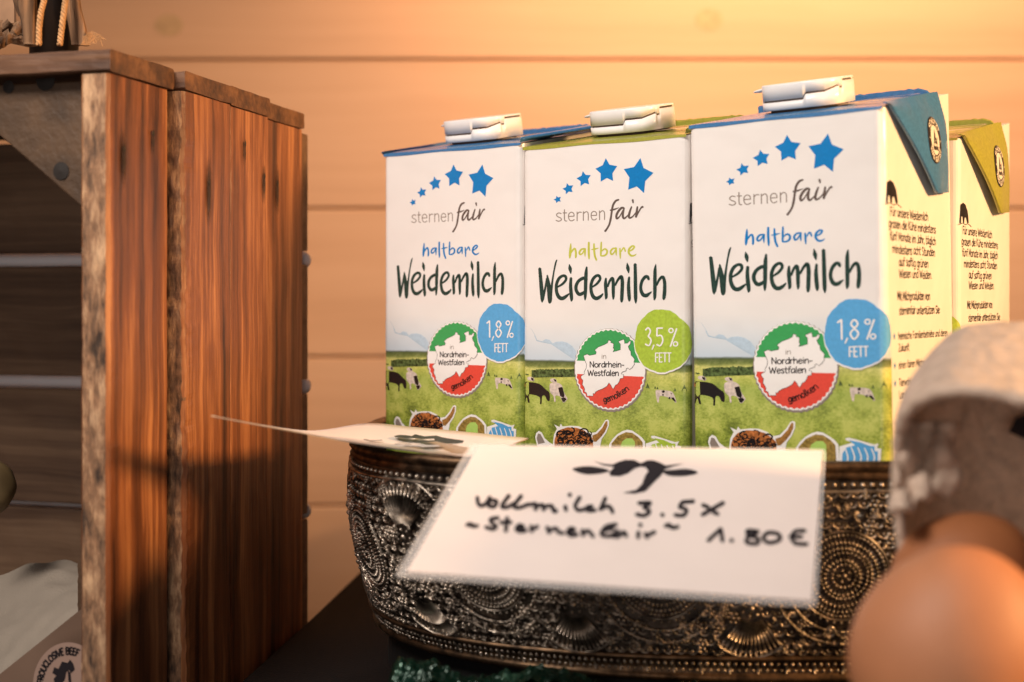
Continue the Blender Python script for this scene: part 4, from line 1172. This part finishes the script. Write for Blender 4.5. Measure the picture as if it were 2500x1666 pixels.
for i in range(npat):
    a = a0 + i * pat
    medallion(a, zb_mid - 0.002)
    am = a + pat / 2
    fan(am, 0.0240, -1, 0.0125)
    fan(am, 0.0425, 1, 0.0150)
    occupied += [(a, zb_mid - .002, .0172)]
    for (cx, cb, sg) in ((am, .024, -1), (am, .0425, 1)):
        occupied += [(cx, cb + sg * .004, .005), (cx, cb + sg * .010, .0085)]
    # chains round the medallion
    for R_ in (0.0182, 0.0222):
        for s_ in (-1, 1):
            pts = [(a + R_ * math.cos(-math.pi / 2 + s_ * q * .1), zb_mid - .002 + R_ * math.sin(-math.pi / 2 + s_ * q * .1)) for q in range(0, 14)]
            pts = [p for p in pts if 0.0095 < p[1] < 0.058]
            if len(pts) > 2:
                ridge(filler, pts, 0.0003, 0.0004, False)
                for p in pts[::1]: bead(filler, p[0], p[1], 0.00055, 0.0006, 5)
def wrap(d): return (d + PER / 2) % PER - PER / 2
scales = MB()
nr_ = 17; na_ = int(PER / 0.0040)
for j in range(nr_):
    for i in range(na_):
        a = (i + .5 * (j % 2)) * PER / na_; b = 0.0105 + j * (HB - 0.0190) / (nr_ - 1)
        if any(abs(wrap(a - q[0])) < q[2] and math.hypot(wrap(a - q[0]), b - q[1]) < q[2] * .93 for q in occupied): continue
        ridge(scales, [(a + 0.0019 * math.cos(-q * math.pi / 5), b + 0.0019 * math.sin(-q * math.pi / 5)) for q in range(6)], 0.00032, 0.0001, False)
        bead(scales, a, b - 0.0006, 0.00045, 0.0001, 5)
tag(scales.build('scale_relief', M['metal'], bowl, True), kind='stuff')
cnt = 0
for i in range(3500):
    a = random.uniform(0, PER); b = random.uniform(0.0105, HB - 0.0085)
    ok = True
    for (ca_, cb_, cr_) in occupied:
        if abs(wrap(a - ca_)) < cr_ + .002 and math.hypot(wrap(a - ca_), b - cb_) < cr_: ok = False; break
    if not ok: continue
    r = random.choice((0.0013, 0.0017, 0.0022))
    occupied.append((a, b, r * 1.15)); cnt += 1
    ty = random.random()
    if ty < .45:            # little blossom
        bead(filler, a, b, r * .34, 0.0008, 6)
        for k_ in range(6):
            an = k_ * math.pi / 3 + r * 900; bead(filler, a + r * .72 * math.cos(an), b + r * .72 * math.sin(an), r * .30, 0.0004, 5)
    elif ty < .8:           # scroll
        s_ = random.choice((-1, 1)); ph = random.uniform(0, 6.28)
        ridge(filler, [(a + r * (1 - q * .11) * math.cos(ph + s_ * q * .75), b + r * (1 - q * .11) * math.sin(ph + s_ * q * .75)) for q in range(8)], 0.00042, 0.0004, True, 2)
        bead(filler, a, b, r * .32, 0.0006, 6)
    else:                   # small shell
        ph = random.uniform(0, 6.28)
        for k_ in range(5):
            an = ph + (k_ - 2) * .42
            ridge(filler, [(a + r * .2 * math.cos(an), b + r * .2 * math.sin(an)), (a + r * 1.1 * math.cos(an), b + r * 1.1 * math.sin(an))], 0.0003, 0.0006, False)
tag(filler.build('filigree', M['metal'], bowl, True), kind='stuff')
# bead bands top and bottom
mb = MB(); n = int(PER / 0.00235)
for i in range(n):
    a = i * PER / n
    bead(mb, a, 0.0054, 0.00082, 0.0007, 6)
    bead(mb, a + PER / n / 2, 0.0033, 0.00070, 0.0007, 5)
    if i % 4 == 0: ridge(mb, [(a + .0006, 0.0024), (a + .0006, 0.0066)], 0.00045, 0.0008, False)
    bead(mb, a, 0.0096, 0.00055, 0.0004, 5)
tag(mb.build('lower_bead_band', M['metal'], bowl, True), kind='stuff')
mb = MB(); n = int(PER / 0.0030)
for i in range(n): bead(mb, i * PER / n, HB - 0.0062, 0.00080, 0.0006, 6)
ridge(mb, [(i / 300 * PER, HB - 0.0078 - 0.0006 * abs(math.sin(i / 300 * npat * math.pi))) for i in range(301)], 0.0006, 0.0006, False)
tag(mb.build('upper_bead_band', M['metal'], bowl, True), kind='stuff')

# black round stand below the bowl
mb = MB()
def st(u, v):
    k_ = 0.925 if v < 1 else 0.2
    a = u * PER; x, y = at_low(a); 
    return (x * k_, y * k_, ZR + 0.001 + (ZB - ZR - 0.0022) * min(1, v * 2))
mb.grid(st, 120, 2, 0, True)
o = mb.build('black_stand', plain('matt_black_plastic', (0.006, 0.006, 0.006), 0.5)); o.location = (BC.x, BC.y, 0)
tag(o, 'low matt black stand under the ornate bowl', 'stand')

# crumpled green foil
def foil_mat():
    m, nt, b = new_mat('green_foil')
    b.inputs['Metallic'].default_value = 0.45; b.inputs['Roughness'].default_value = 0.22
    tc = N(nt, 'ShaderNodeTexCoord'); n = N(nt, 'ShaderNodeTexNoise'); n.inputs['Scale'].default_value = 70; n.inputs['Detail'].default_value = 4
    nt.links.new(tc.outputs['Object'], n.inputs['Vector'])
    r = ramp(nt, [(0.35, (0.003, 0.016, 0.009)), (0.55, (0.004, 0.026, 0.015)), (0.74, (0.04, 0.11, 0.07))]); nt.links.new(n.outputs['Fac'], r.inputs[0]); nt.links.new(r.outputs[0], b.inputs['Base Color'])
    return m
mb = MB()
def fo(u, v):
    x = -0.050 + 0.13 * u; y = 0.398 + 0.030 * v
    q = Vector((x * 45, y * 45, 0)); c = noise.noise(q) + .5 * abs(noise.noise(q * 2.3)) + .5 * abs(noise.noise(q * 6.1)) + .2 * abs(noise.noise(q * 13))
    top = 0.0258 - 0.07 * max(0, x + 0.038) - 60 * max(0, -0.036 - x) ** 1.5
    env = math.sin(math.pi * (0.12 + .86 * v) ** .6) ** .5
    return (x, y + 0.004 * noise.noise(q * 2), ZR + 0.0012 + max(0, env * (top + 0.006 * (c - .35))))
mb.grid(fo, 260, 80)
o = mb.build('green_foil', foil_mat()); tag(o, 'crumpled shiny green foil below the front of the ornate bowl', 'foil')

# ------------------------------------------------------------------ price cards
def film_mat():
    m, nt, b = new_mat('laminating_film')
    b.inputs['Base Color'].default_value = (0.9, 0.85, 0.82, 1); b.inputs['Roughness'].default_value = 0.12; b.inputs['Alpha'].default_value = 0.24
    return m
M['film'] = film_mat()
TL, TR, BL = P(1166, 1086, 0.410), P(2012, 1099, 0.407), P(982, 1399, 0.345)
nrm = (TR - TL).cross(BL - TL).normalized()
if nrm.y > 0: nrm = -nrm
def on_plane(px, py, off=0.0):
    d = Vector(((px - 1250) / F, 1, (728 - py) / F)); O = Vector((0, 0, ZC))
    t = (TL - O).dot(nrm) / d.dot(nrm); return O + d * t + nrm * off
card = empty('price_card', tuple(TL)); tag(card, 'laminated card handwritten Vollmilch 3.5 % 1.80 €, leaning on the bowl front', 'price card', 'price cards on the bowl rim')
def slab(name, corners, th, mat, parent, rnd=0.0):
    mb = MB(); n = len(corners)
    mb.add([c for c in corners] + [c - nrm * th for c in corners], [tuple(range(n)), tuple(range(2 * n - 1, n - 1, -1))] + [(i, n + i, n + (i + 1) % n, (i + 1) % n) for i in range(n)])
    o = mb.build(name, mat, parent, False, tuple(TL)); fix_normals(o); return o
def rc(pts, r):     # round the corners of a pixel quad
    out = []
    n = len(pts)
    for i, p in enumerate(pts):
        a = Vector(pts[i - 1]); p = Vector(p); b = Vector(pts[(i + 1) % n]); da = (a - p).normalized() * r; db = (b - p).normalized() * r
        for k_ in range(5):
            t = k_ / 4; out.append(tuple((p + da) * (1 - t) ** 2 + p * 2 * t * (1 - t) + (p + db) * t * t))
    return out
slab('paper_sheet', [on_plane(*q) for q in [(1168, 1088), (2008, 1101), (1982, 1466), (992, 1396)]], 0.0003, M['paper'], card)
slab('laminating_film', [on_plane(q[0], q[1], -0.0004) for q in rc([(1148, 1080), (2018, 1093), (1994, 1478), (962, 1404)], 14)], 0.0004, M['film'], card)
def cc(x, y, off=0.00012): return on_plane(1000 + x / 2.241, 1080 + y / 2.241, off)
mb = MB()
poly(mb, smc([(890,150),(940,135),(1010,135),(1092,155),(1050,172),(960,177)], 4), cc)
poly(mb, [(1005,103),(1060,120),(1110,124),(1145,108),(1180,98),(1230,99),(1265,118),(1300,101),(1330,100),(1370,113),(1400,129),(1500,118),(1450,131),(1395,150),(1375,185),(1330,228),(1290,270),(1230,284),(1165,279),(1240,262),(1272,230),(1288,185),(1306,160),(1290,138),(1262,135),(1230,145),(1195,172),(1150,188),(1098,186),(1092,165),(1120,138),(1060,128)], cc)
poly(mb, smc([(1380,160),(1440,153),(1520,148),(1578,168),(1510,186),(1420,185)], 4), cc)
mb.build('printed_logo', M['ink'], card, False, tuple(TL))
HW = [[(370,302),(376,338),(396,350),(424,330),(440,302)],[(445,318),(432,348),(462,354),(476,326),(448,318)],[(545,292),(505,350),(530,358),(575,335)],[(612,294),(572,350),(600,360),(655,340)],
 [(660,345),(690,340),(688,372)],[(692,355),(728,345),(734,374)],[(738,356),(775,350),(790,380),(806,376)],[(850,350),(856,376)],[(876,290)],[(932,302),(906,348),(922,374),(958,368)],[(1000,352),(970,358),(976,376),(1018,374)],
 [(1072,306),(1042,372)],[(1048,366),(1080,352),(1100,362),(1112,388)],[(1252,336),(1318,334),(1280,358)],[(1280,358),(1312,380),(1284,404),(1240,396)],[(1383,400)],[(1555,325),(1492,330)],[(1492,330),(1476,358)],[(1476,358),(1514,372),(1498,402),(1450,400)],
 [(1602,345),(1636,358)],[(1718,332),(1600,400)],[(1660,382),(1688,396)],
 [(312,456),(336,450),(345,462),(372,458)],[(486,416),(444,424),(452,446),(474,462),(454,478),(416,466)],[(534,414),(526,490)],[(496,442),(556,440)],[(584,476),(622,466),(600,456),(584,478),(606,490),(640,484)],[(664,460),(668,492)],[(668,478),(702,462)],
 [(752,466),(764,500)],[(764,486),(800,474),(816,496),(842,500)],[(866,492),(902,482),(880,474),(864,496),(884,512),(920,506)],[(944,482),(950,514)],[(952,498),(978,488),(1006,520)],[(1132,452),(1080,462),(1054,490),(1056,512),(1128,516)],[(1060,486),(1116,474)],[(1142,486),(1112,510),(1140,518),(1172,494),(1186,518)],
 [(1252,492),(1250,526)],[(1262,456)],[(1288,500),(1300,526)],[(1302,512),(1342,492)],[(1398,462),(1420,454),(1436,470),(1470,464)],
 [(1632,542),(1702,476)],[(1702,476),(1712,546)],[(1762,540)],[(1908,492),(1850,486),(1856,512),(1906,530),(1900,556),(1846,552),(1852,522),(1908,492)],[(1960,496),(1934,526),(1966,552),(2024,536),(2014,504),(1960,496)],[(2164,488),(2112,490),(2090,522),(2112,556),(2176,560)],[(2080,520),(2146,520)]]
mb = MB()
for i, q in enumerate(HW): ribbon(mb, [(x, y, 11.5 if len(q) > 1 else 13) for x, y in q], lambda x, y, i=i: cc(x, y, 0.00012 + i * 1e-6))
mb.build('handwriting', M['ink'], card, False, tuple(TL))

# second card lying on the rim, tip curling up to the left
near = [(515, 1014, .400), (620, 1034, .408), (720, 1053, .418), (790, 1067, .426), (850, 1078, .432), (960, 1094, .433), (1080, 1110, .431), (1160, 1119, .429)]
far = [(520, 1014.5, .402), (628, 1035, .425), (735, 1050.5, .455), (800, 1048, .482), (898, 1033, .508), (1000, 1042, .493), (1110, 1052, .479), (1290, 1070, .455)]
near = sm(near, 4); far = sm(far, 4)
card2 = empty('price_card', (-0.055, 0.45, ZC - 0.0485)); tag(card2, 'flat card seen edge on over the left bowl rim, its tip curling up', 'price card', 'price cards on the bowl rim')
mb = MB(); o2 = (-0.055, 0.45, ZC - 0.0485); n = len(near)
for dz in (0, -0.0004):
    mb.grid(lambda u, v: P(*near[int(round(u * (n - 1)))]) * (1 - v) + P(*far[int(round(u * (n - 1)))]) * v + Vector((0, 0, dz)), n - 1, 6)
S_ = n * 7
for i in range(n - 1):
    mb.f.append((i, i + 1, S_ + i + 1, S_ + i)); mb.m.append(0); mb.f.append((6 * n + i, 6 * n + i + 1, S_ + 6 * n + i + 1, S_ + 6 * n + i)); mb.m.append(0)
pp = mb.build('paper_sheet', plain('glossy_card', (0.80, 0.70, 0.63), 0.32), card2, True, o2)
def c2(x, y):
    px, py = 500 + x / 3.361, 980 + y / 3.361
    # height of the sheet there: interpolate between edges
    z = -0.0480
    d = Vector(((px - 1250) / F, 1, (728 - py) / F)); return Vector((0, 0, ZC)) + d * (z / d.z)
mb = MB()
for q in ([(1550,285),(1600,276),(1650,278),(1700,285),(1725,270),(1800,287),(1900,281),(1950,296),(2050,312),(2128,322),(2115,343),(2060,350),(1980,348),(1900,330),(1740,340),(1570,335),(1640,329),(1740,326),(1890,318),(1880,308),(1790,312),(1740,305),(1640,302),(1570,297)],):
    poly(mb, q, c2)
mb.build('printed_logo', M['inkg'], card2, False, o2)
mb = MB()
for q in ([(1240,308),(1300,312),(1345,318)], [(1350,324),(1400,322),(1455,319)], [(1590,350),(1650,352),(1690,350)], [(1640,364),(1700,366),(1780,378)], [(1800,380),(1880,384)], [(1560,352),(1600,352)]):
    ribbon(mb, [(x, y, 2.6) for x, y in q], c2)
mb.build('handwriting', M['ink'], card2, False, o2)

# ------------------------------------------------------------------ egg box and eggs
M['pulp'] = plain('grey_paper_pulp', (0.50, 0.375, 0.29), 0.9, bump=0.0014, bscale=300, var=0.16, vscale=260)
box = empty('egg_box', tuple(P(2350, 1700, .31).xyz * 1)); tag(box, 'open grey pulp egg box with raised lid at the lower right', 'egg box')
bo = tuple(box.location)
lip = [(2196,1520,.325),(2190,1400,.325),(2182,1250,.325),(2176,1130,.322),(2184,1050,.318),(2212,992,.313),(2262,958,.308),(2340,948,.303),(2450,962,.298),(2600,985,.292),(2760,1010,.287),(2850,1060,.285),(2880,1160,.285),(2885,1500,.285)]
mid = [(2204,1520,.352),(2196,1400,.352),(2188,1250,.352),(2186,1120,.350),(2192,1010,.346),(2222,925,.342),(2280,868,.338),(2350,838,.334),(2460,832,.330),(2600,838,.326),(2720,850,.322),(2790,890,.320),(2820,1000,.320),(2830,1500,.320)]
bak = [(2240,1520,.380),(2232,1400,.380),(2226,1260,.380),(2226,1130,.378),(2238,1000,.374),(2270,900,.371),(2318,830,.368),(2370,798,.365),(2470,790,.362),(2580,792,.358),(2680,805,.354),(2740,860,.352),(2760,980,.352),(2770,1500,.352)]
cen = [(2400 + (x - 2400) * .55, 1180 + (y - 1180) * .55, Y + .006) for x, y, Y in bak]
lip, mid, bak, cen = [sm(q, 5) for q in (lip, mid, bak, cen)]
def lidsurf(mb, inset, flip):
    ctr = P(2480, 1250, .32)
    rows = []
    for R_ in (lip, mid, bak, cen):
        row = []
        for q in R_:
            p = P(*q); q_ = Vector((ctr.x - p.x, 0, ctr.z - p.z))
            p2 = p + (q_.normalized() * inset if q_.length > 0 else q_)
            if inset and R_ in (bak, cen): p2 = p2 + Vector((0, -inset, 0))
            nn = noise.noise(p * 70) * .0011 + noise.noise(p * 330) * .0004; row.append(p2 + Vector((nn, nn, nn)))
        rows.append(row)
    n = len(rows[0])
    # smooth across the rows
    fine = []
    for i in range(n):
        fine.append(sm([tuple(rows[j][i]) for j in range(4)], 6))
    m_ = len(fine[0])
    crease = []
    vs = []
    for j in range(m_):
        for i in range(n):
            p = Vector(fine[i][j])
            vs.append(tuple(p))
    fs = [(j * n + i, j * n + i + 1, (j + 1) * n + i + 1, (j + 1) * n + i) for j in range(m_ - 1) for i in range(n - 1)]
    fs.append(tuple((m_ - 1) * n + i for i in range(n)))
    mb.add(vs, fs); return n, m_
mb = MB(); n1, m1 = lidsurf(mb, 0, False); S1 = n1 * m1; lidsurf(mb, 0.0026, True)
for i in range(n1 - 1): mb.f.append((i, i + 1, S1 + i + 1, S1 + i)); mb.m.append(0)
lid = mb.build('lid', M['pulp'], box, True, bo); fix_normals(lid)
# crease ridge on the lid's outer face, coloured darker for the shade of a valley
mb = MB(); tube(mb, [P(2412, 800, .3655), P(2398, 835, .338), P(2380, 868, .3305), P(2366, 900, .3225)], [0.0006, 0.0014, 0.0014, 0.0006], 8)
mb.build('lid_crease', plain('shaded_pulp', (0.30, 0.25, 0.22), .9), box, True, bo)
# torn latch flap hanging inside the lid
mb = MB()
def flap(u, v):
    q = Vector((u * 3.1, v * 2.3, 1.7))
    px = 2180 + 150 * u + 14 * noise.noise(q * 2); py = 1030 + (225 - 60 * u) * v + 26 * noise.noise(q * 1.7 + Vector((4, 0, 0))) * v
    Y = .333 - .018 * v * (1 - .5 * u) + .008 * noise.noise(q * 1.5)
    return P(px, py, Y)
mb.grid(flap, 30, 16)
fl = mb.build('latch_flap', M['pulp'], box, True, bo); so = fl.modifiers.new('thickness', 'SOLIDIFY'); so.thickness = 0.0012
mb = MB(); poly(mb, [(2462,1055),(2480,1020),(2530,1005),(2540,1060),(2500,1072)], lambda x, y: P(x, y, .3565)); mb.build('vent_hole', M['ink'], box, False, bo)
# tray with a wavy rim and cups
mb = MB()
tc_ = Vector((0.150, 0.300)); 
def trayp(u, v):
    a = 2 * math.pi * u; rx, ry = 0.079, 0.050
    c, s = math.cos(a), math.sin(a); x = rx * math.copysign(abs(c) ** .6, c); y = ry * math.copysign(abs(s) ** .6, s)
    k_ = [1.0, 1.03, 1.05, 1.0, .93, .88][int(round(v * 5))]
    z = [ZR + .0015, ZR + .018, ZR + .032, ZR + .0335, ZR + .024, ZR + .012][int(round(v * 5))]
    if v > .3: z += .0035 * math.sin(a * 6)
    q = Vector((x, y, z)); nn = .0005 * noise.noise(q * 150)
    return (tc_.x + x * k_ + nn, tc_.y + y * k_ + nn, z)
mb.grid(trayp, 120, 5, 0, True)
mb.add([(tc_.x + .075 * math.cos(i * math.pi / 20), tc_.y + .046 * math.sin(i * math.pi / 20), ZR + .013) for i in range(40)], [tuple(range(40))])
mb.build('tray', M['pulp'], box, True, bo)

def egg_mat(name, c):
    return plain(name, c, 0.58, bump=0.00010, bscale=1500, var=0.07, vscale=70, sss=0.0)
def egg(center, r, L, tilt, mat, label):
    mb = MB(); nu, nv = 48, 32
    def e(u, v):
        a = 2 * math.pi * u; th = math.pi * v; z = -math.cos(th); rr = math.sin(th) * (1 - .11 * z)
        return (r * rr * math.cos(a), r * rr * math.sin(a), L * z)
    mb.grid(e, nu, nv, 0, True)
    o = mb.build('egg', mat, None, True); o.location = center; o.rotation_euler = tilt
    tag(o, label, 'egg', 'brown eggs in the open egg box'); return o
egg(P(2330, 1592, .285), 0.0218, 0.0236, (0.25, 0.2, 0), egg_mat('peach_brown_shell', (0.44, 0.175, 0.078)), 'large peach brown egg nearest the lens at the bottom right')
egg(P(2350, 1404, .322), 0.0148, 0.0178, (0.1, 0.95, 0.1), egg_mat('dark_brown_shell', (0.30, 0.105, 0.036)), 'darker glossy brown egg behind the large egg inside the egg box')

# ------------------------------------------------------------------ inside the crate
cl_ = plain('linen', (0.30, 0.25, 0.20), 0.9, bump=0.0003, bscale=1400, var=0.06, vscale=30)
mb = MB()
def sack(u, v):
    px = -160 + 350 * u; f = v
    top = 1395 + 26 * math.sin(u * 5 + .5); foldy = 1640 - (px + 10) * 0.80
    Y = .53 - .075 * f
    py = top + (foldy + 22 - top) * f
    return P(px, py, Y) + Vector((0, .002 * noise.noise(Vector((u * 9, v * 7, 0))), .0012 * noise.noise(Vector((u * 7, v * 9, 4)))))
mb.grid(sack, 40, 24)
def under(u, v):
    px = -160 + 350 * u; foldy = 1640 - (px + 10) * 0.80 + 22
    p = P(px, foldy, .455); return p + Vector((0, .010 * v ** .6 + .003 * math.sin(v * 3), -.07 * v))
mb.grid(under, 40, 12)
o = mb.build('linen_cloth', cl_, None, True); tag(o, 'cream linen cloth folded over goods in the bottom of the crate', 'cloth')
# paper pouch with the round sticker
pch = empty('paper_pouch', tuple(P(120, 1700, .45))); tag(pch, 'brown paper pouch with round printed sticker, low inside the crate', 'pouch'); po = tuple(pch.location)
mb = MB()
def pouch(u, v):
    px = -120 + 330 * u; return P(px, (1640 - (px + 10) * .80 + 14) * (1 - v) + 1900 * v, .456 - .006 * math.sin(u * math.pi) - .004 * v)
for d in (0, .012): mb.grid(lambda u, v: pouch(u, v) + Vector((0, d, 0)), 16, 12)
mb.build('pouch_body', plain('brown_kraft_paper', (0.17, 0.10, 0.065), .7, var=.1), pch, True, po)
stc = P(168, 1672, .4425); sr = .0122
mb = MB()
def stp(x, y, k_=0): return stc + Vector((x * sr * .98, -.0004 - k_ * .00008, y * sr * 1.18))
mb.add([stp(0, 0)] + [stp(math.cos(i * math.pi / 24), math.sin(i * math.pi / 24)) for i in range(48)], [(0, i + 1, (i + 1) % 48 + 1) for i in range(48)])
stk_ = mb.build('sticker', plain('rosy_sticker', (0.34, 0.22, 0.17), .5), pch, False, po)
mb = MB(); s = 'FROUCLOSIVE BEEF'; tw = text_width(s); cx = 0
for c in s:
    adv, st_ = G[c]
    for q in st_:
        pts = []
        for (a, b) in q:
            f = (cx + a) / tw; an = math.radians(178 - 110 * f); rr = .72 + b * .16; pts.append((rr * math.cos(an), rr * math.sin(an), .022))
        ribbon(mb, pts, lambda x, y: stp(x, y, 1))
    cx += adv
for q in ([(-.45,.28),(-.40,.42),(-.28,.38),(-.18,.55),(-.02,.52),(.05,.60),(.14,.50),(.18,.36),(.08,.28),(.02,.36),(-.06,.30),(-.1,.12),(-.22,0),(-.38,.02),(-.42,.14),(-.34,.22)],
          [(-.02,.36),(.06,.30),(.08,.12),(.14,-.08),(.10,-.16),(.04,-.06),(0,.12)]):
    poly(mb, q, lambda x, y: stp(x, y, 1))
mb.build('sticker_print', M['ink'], stk_, False, po)
# yellow-brown gourd half seen at the left edge
mb = MB(); c_ = P(-18, 1190, .50)
mb.grid(lambda u, v: tuple(c_ + Vector((.0085 * math.sin(math.pi * v) * math.cos(2 * math.pi * u), .008 * math.sin(math.pi * v) * math.sin(2 * math.pi * u), .0105 * math.cos(math.pi * v))) * (1 + .12 * noise.noise(Vector((u * 6, v * 5, 1))))), 24, 16, 0, True)
o = mb.build('dried_gourd', plain('ochre_skin', (0.13, 0.085, 0.035), .6, var=.2), None, True); tag(o, 'small ochre dried gourd at the left edge, inside the crate', 'gourd')

# ------------------------------------------------------------------ rustic lantern on the crate
lan = empty('rustic_lantern', tuple(P(130, 112, .47))); tag(lan, 'dark lantern wrapped in driftwood and twisted rope on the crate top', 'lantern'); lo = tuple(lan.location)
mb = MB(); cyl = P(132, 60, .474); r = .0085
z0_ = CT + .0008
tube(mb, [(cyl.x, cyl.y, z0_), (cyl.x, cyl.y, z0_ + .09)], [.0085, .0085], 24); mb.build('dark_body', plain('sooty_glass', (0.012, 0.009, 0.008), .35), lan, True, lo)
M['rope'] = plain('jute_rope', (0.46, 0.25, 0.11), .85, bump=.0003, bscale=2200, var=.25, vscale=500)
M['drift'] = wood('driftwood', (0.07, 0.032, 0.015), (0.20, 0.10, 0.045), (0.34, 0.18, 0.085), 'Z', 1.6, .8, .002)
def rope(path, R_, turns):
    mb = MB(); path = [Vector(p) for p in path]
    for k_ in range(3):
        pts = []
        N_ = 60
        for i in range(N_ + 1):
            f = i / N_; j = min(int(f * (len(path) - 1)), len(path) - 2); g = f * (len(path) - 1) - j
            c = path[j].lerp(path[j + 1], g); an = 2 * math.pi * (turns * f + k_ / 3)
            pts.append(c + Vector((math.cos(an), math.sin(an), 0)) * R_ * .55)
        tube(mb, pts, R_ * .58, 7)
    return mb.build('rope', M['rope'], lan, True, lo)
rope([P(110, -140, .458), P(106, -40, .458), P(108, 0, .458), P(100, 30, .458), P(95, 70, .458), P(95, 111, .458)], .0010, 7)
rope([P(150, -140, .458), P(156, -40, .458), P(160, 0, .458), P(156, 30, .458), P(150, 75, .458), P(146, 111, .458)], .0010, 7)
def stick(pts, rs, seed):
    mb = MB(); P3 = sm([tuple(p) + (r_,) for p, r_ in zip(pts, rs)], 6); base = 0; n = 14
    for i, q in enumerate(P3):
        for k_ in range(n):
            an = 2 * math.pi * k_ / n
            rr = q[3] * (1 + .30 * noise.noise(Vector((math.cos(an) * 1.6 + seed, math.sin(an) * 1.6, q[2] * 60))) + .12 * noise.noise(Vector((math.cos(an) * 5, math.sin(an) * 5 + seed, q[2] * 25))))
            mb.v.append((q[0] + rr * math.cos(an), q[1] + rr * math.sin(an), q[2]))
    for i in range(len(P3) - 1):
        for k_ in range(n): mb.f.append((i * n + k_, i * n + (k_ + 1) % n, (i + 1) * n + (k_ + 1) % n, (i + 1) * n + k_)); mb.m.append(0)
    mb.f.append(tuple(range(n))); mb.f.append(tuple((len(P3) - 1) * n + k_ for k_ in range(n))); mb.m += [0, 0]
    return mb.build('driftwood_stick', M['drift'], lan, True, lo)
stick([P(74, 111, .462), P(72, 60, .462), P(66, 0, .462), P(64, -140, .462)], [.0024, .0026, .0032, .0034], 1)
stick([P(84, 111, .470), P(86, 50, .470), P(84, -10, .470), P(82, -140, .470)], [.0018, .0018, .0020, .0022], 5)
stick([P(186, 111, .466), P(180, 55, .466), P(172, 0, .466), P(170, -140, .466)], [.0016, .0020, .0026, .0028], 2)
stick([P(206, 111, .464), P(200, 60, .464), P(188, 0, .464), P(176, -140, .464)], [.0018, .0014, .0012, .0014], 3)
stick([P(54, 40, .480), P(50, 10, .480), P(46, -30, .480), P(44, -140, .480)], [.0012, .0024, .0026, .0028], 8)
# frayed fibres at the foot
mb = MB()
for i in range(26):
    x = random.uniform(196, 220); p0 = P(x, 111, .462); tube(mb, [p0, p0 + Vector((random.uniform(-.001, .004), 0, random.uniform(.001, .005))), p0 + Vector((random.uniform(0, .007), 0, random.uniform(-.0005, .004)))], .00012, 4)
tag(mb.build('frayed_fibres', M['rope'], lan, False, lo), kind='stuff')
# bark chips to the left of the lantern
ch = empty('bark_chips', tuple(P(20, 112, .47))); tag(ch, 'pile of curled dry bark chips beside the lantern on the crate', 'bark'); co = tuple(ch.location)
for i in range(16):
    mb = MB(); x = random.uniform(-60, 58); y = random.uniform(62, 108); c = P(x, y, random.uniform(.462, .485)); sx, sz = random.uniform(.002, .005), random.uniform(.0012, .003); an = random.uniform(-.9, .9)
    def chip(u, v):
        a, b = (u - .5) * 2 * sx, (v - .5) * 2 * sz; return c + Vector((a * math.cos(an) - b * math.sin(an), -.0015 * math.cos(math.pi * (v - .5)) - .001 * noise.noise(Vector((u * 4, v * 4, i))), a * math.sin(an) + b * math.cos(an)))
    mb.grid(chip, 5, 4); mb.build('chip', M['drift'], ch, False, co)
mb = MB(); mb.grid(lambda u, v: P(-90 + 130 * u, -60 + 122 * v - 4 * u, .487 + .006 * math.sin(3 * u)), 10, 6)
sh = mb.build('birch_bark_sheet', plain('tan_bark', (0.36, 0.20, 0.11), .8, var=.2, vscale=80)); so = sh.modifiers.new('thickness', 'SOLIDIFY'); so.thickness = .001
tag(sh, 'tan birch bark sheet standing behind the chips at top left', 'bark')
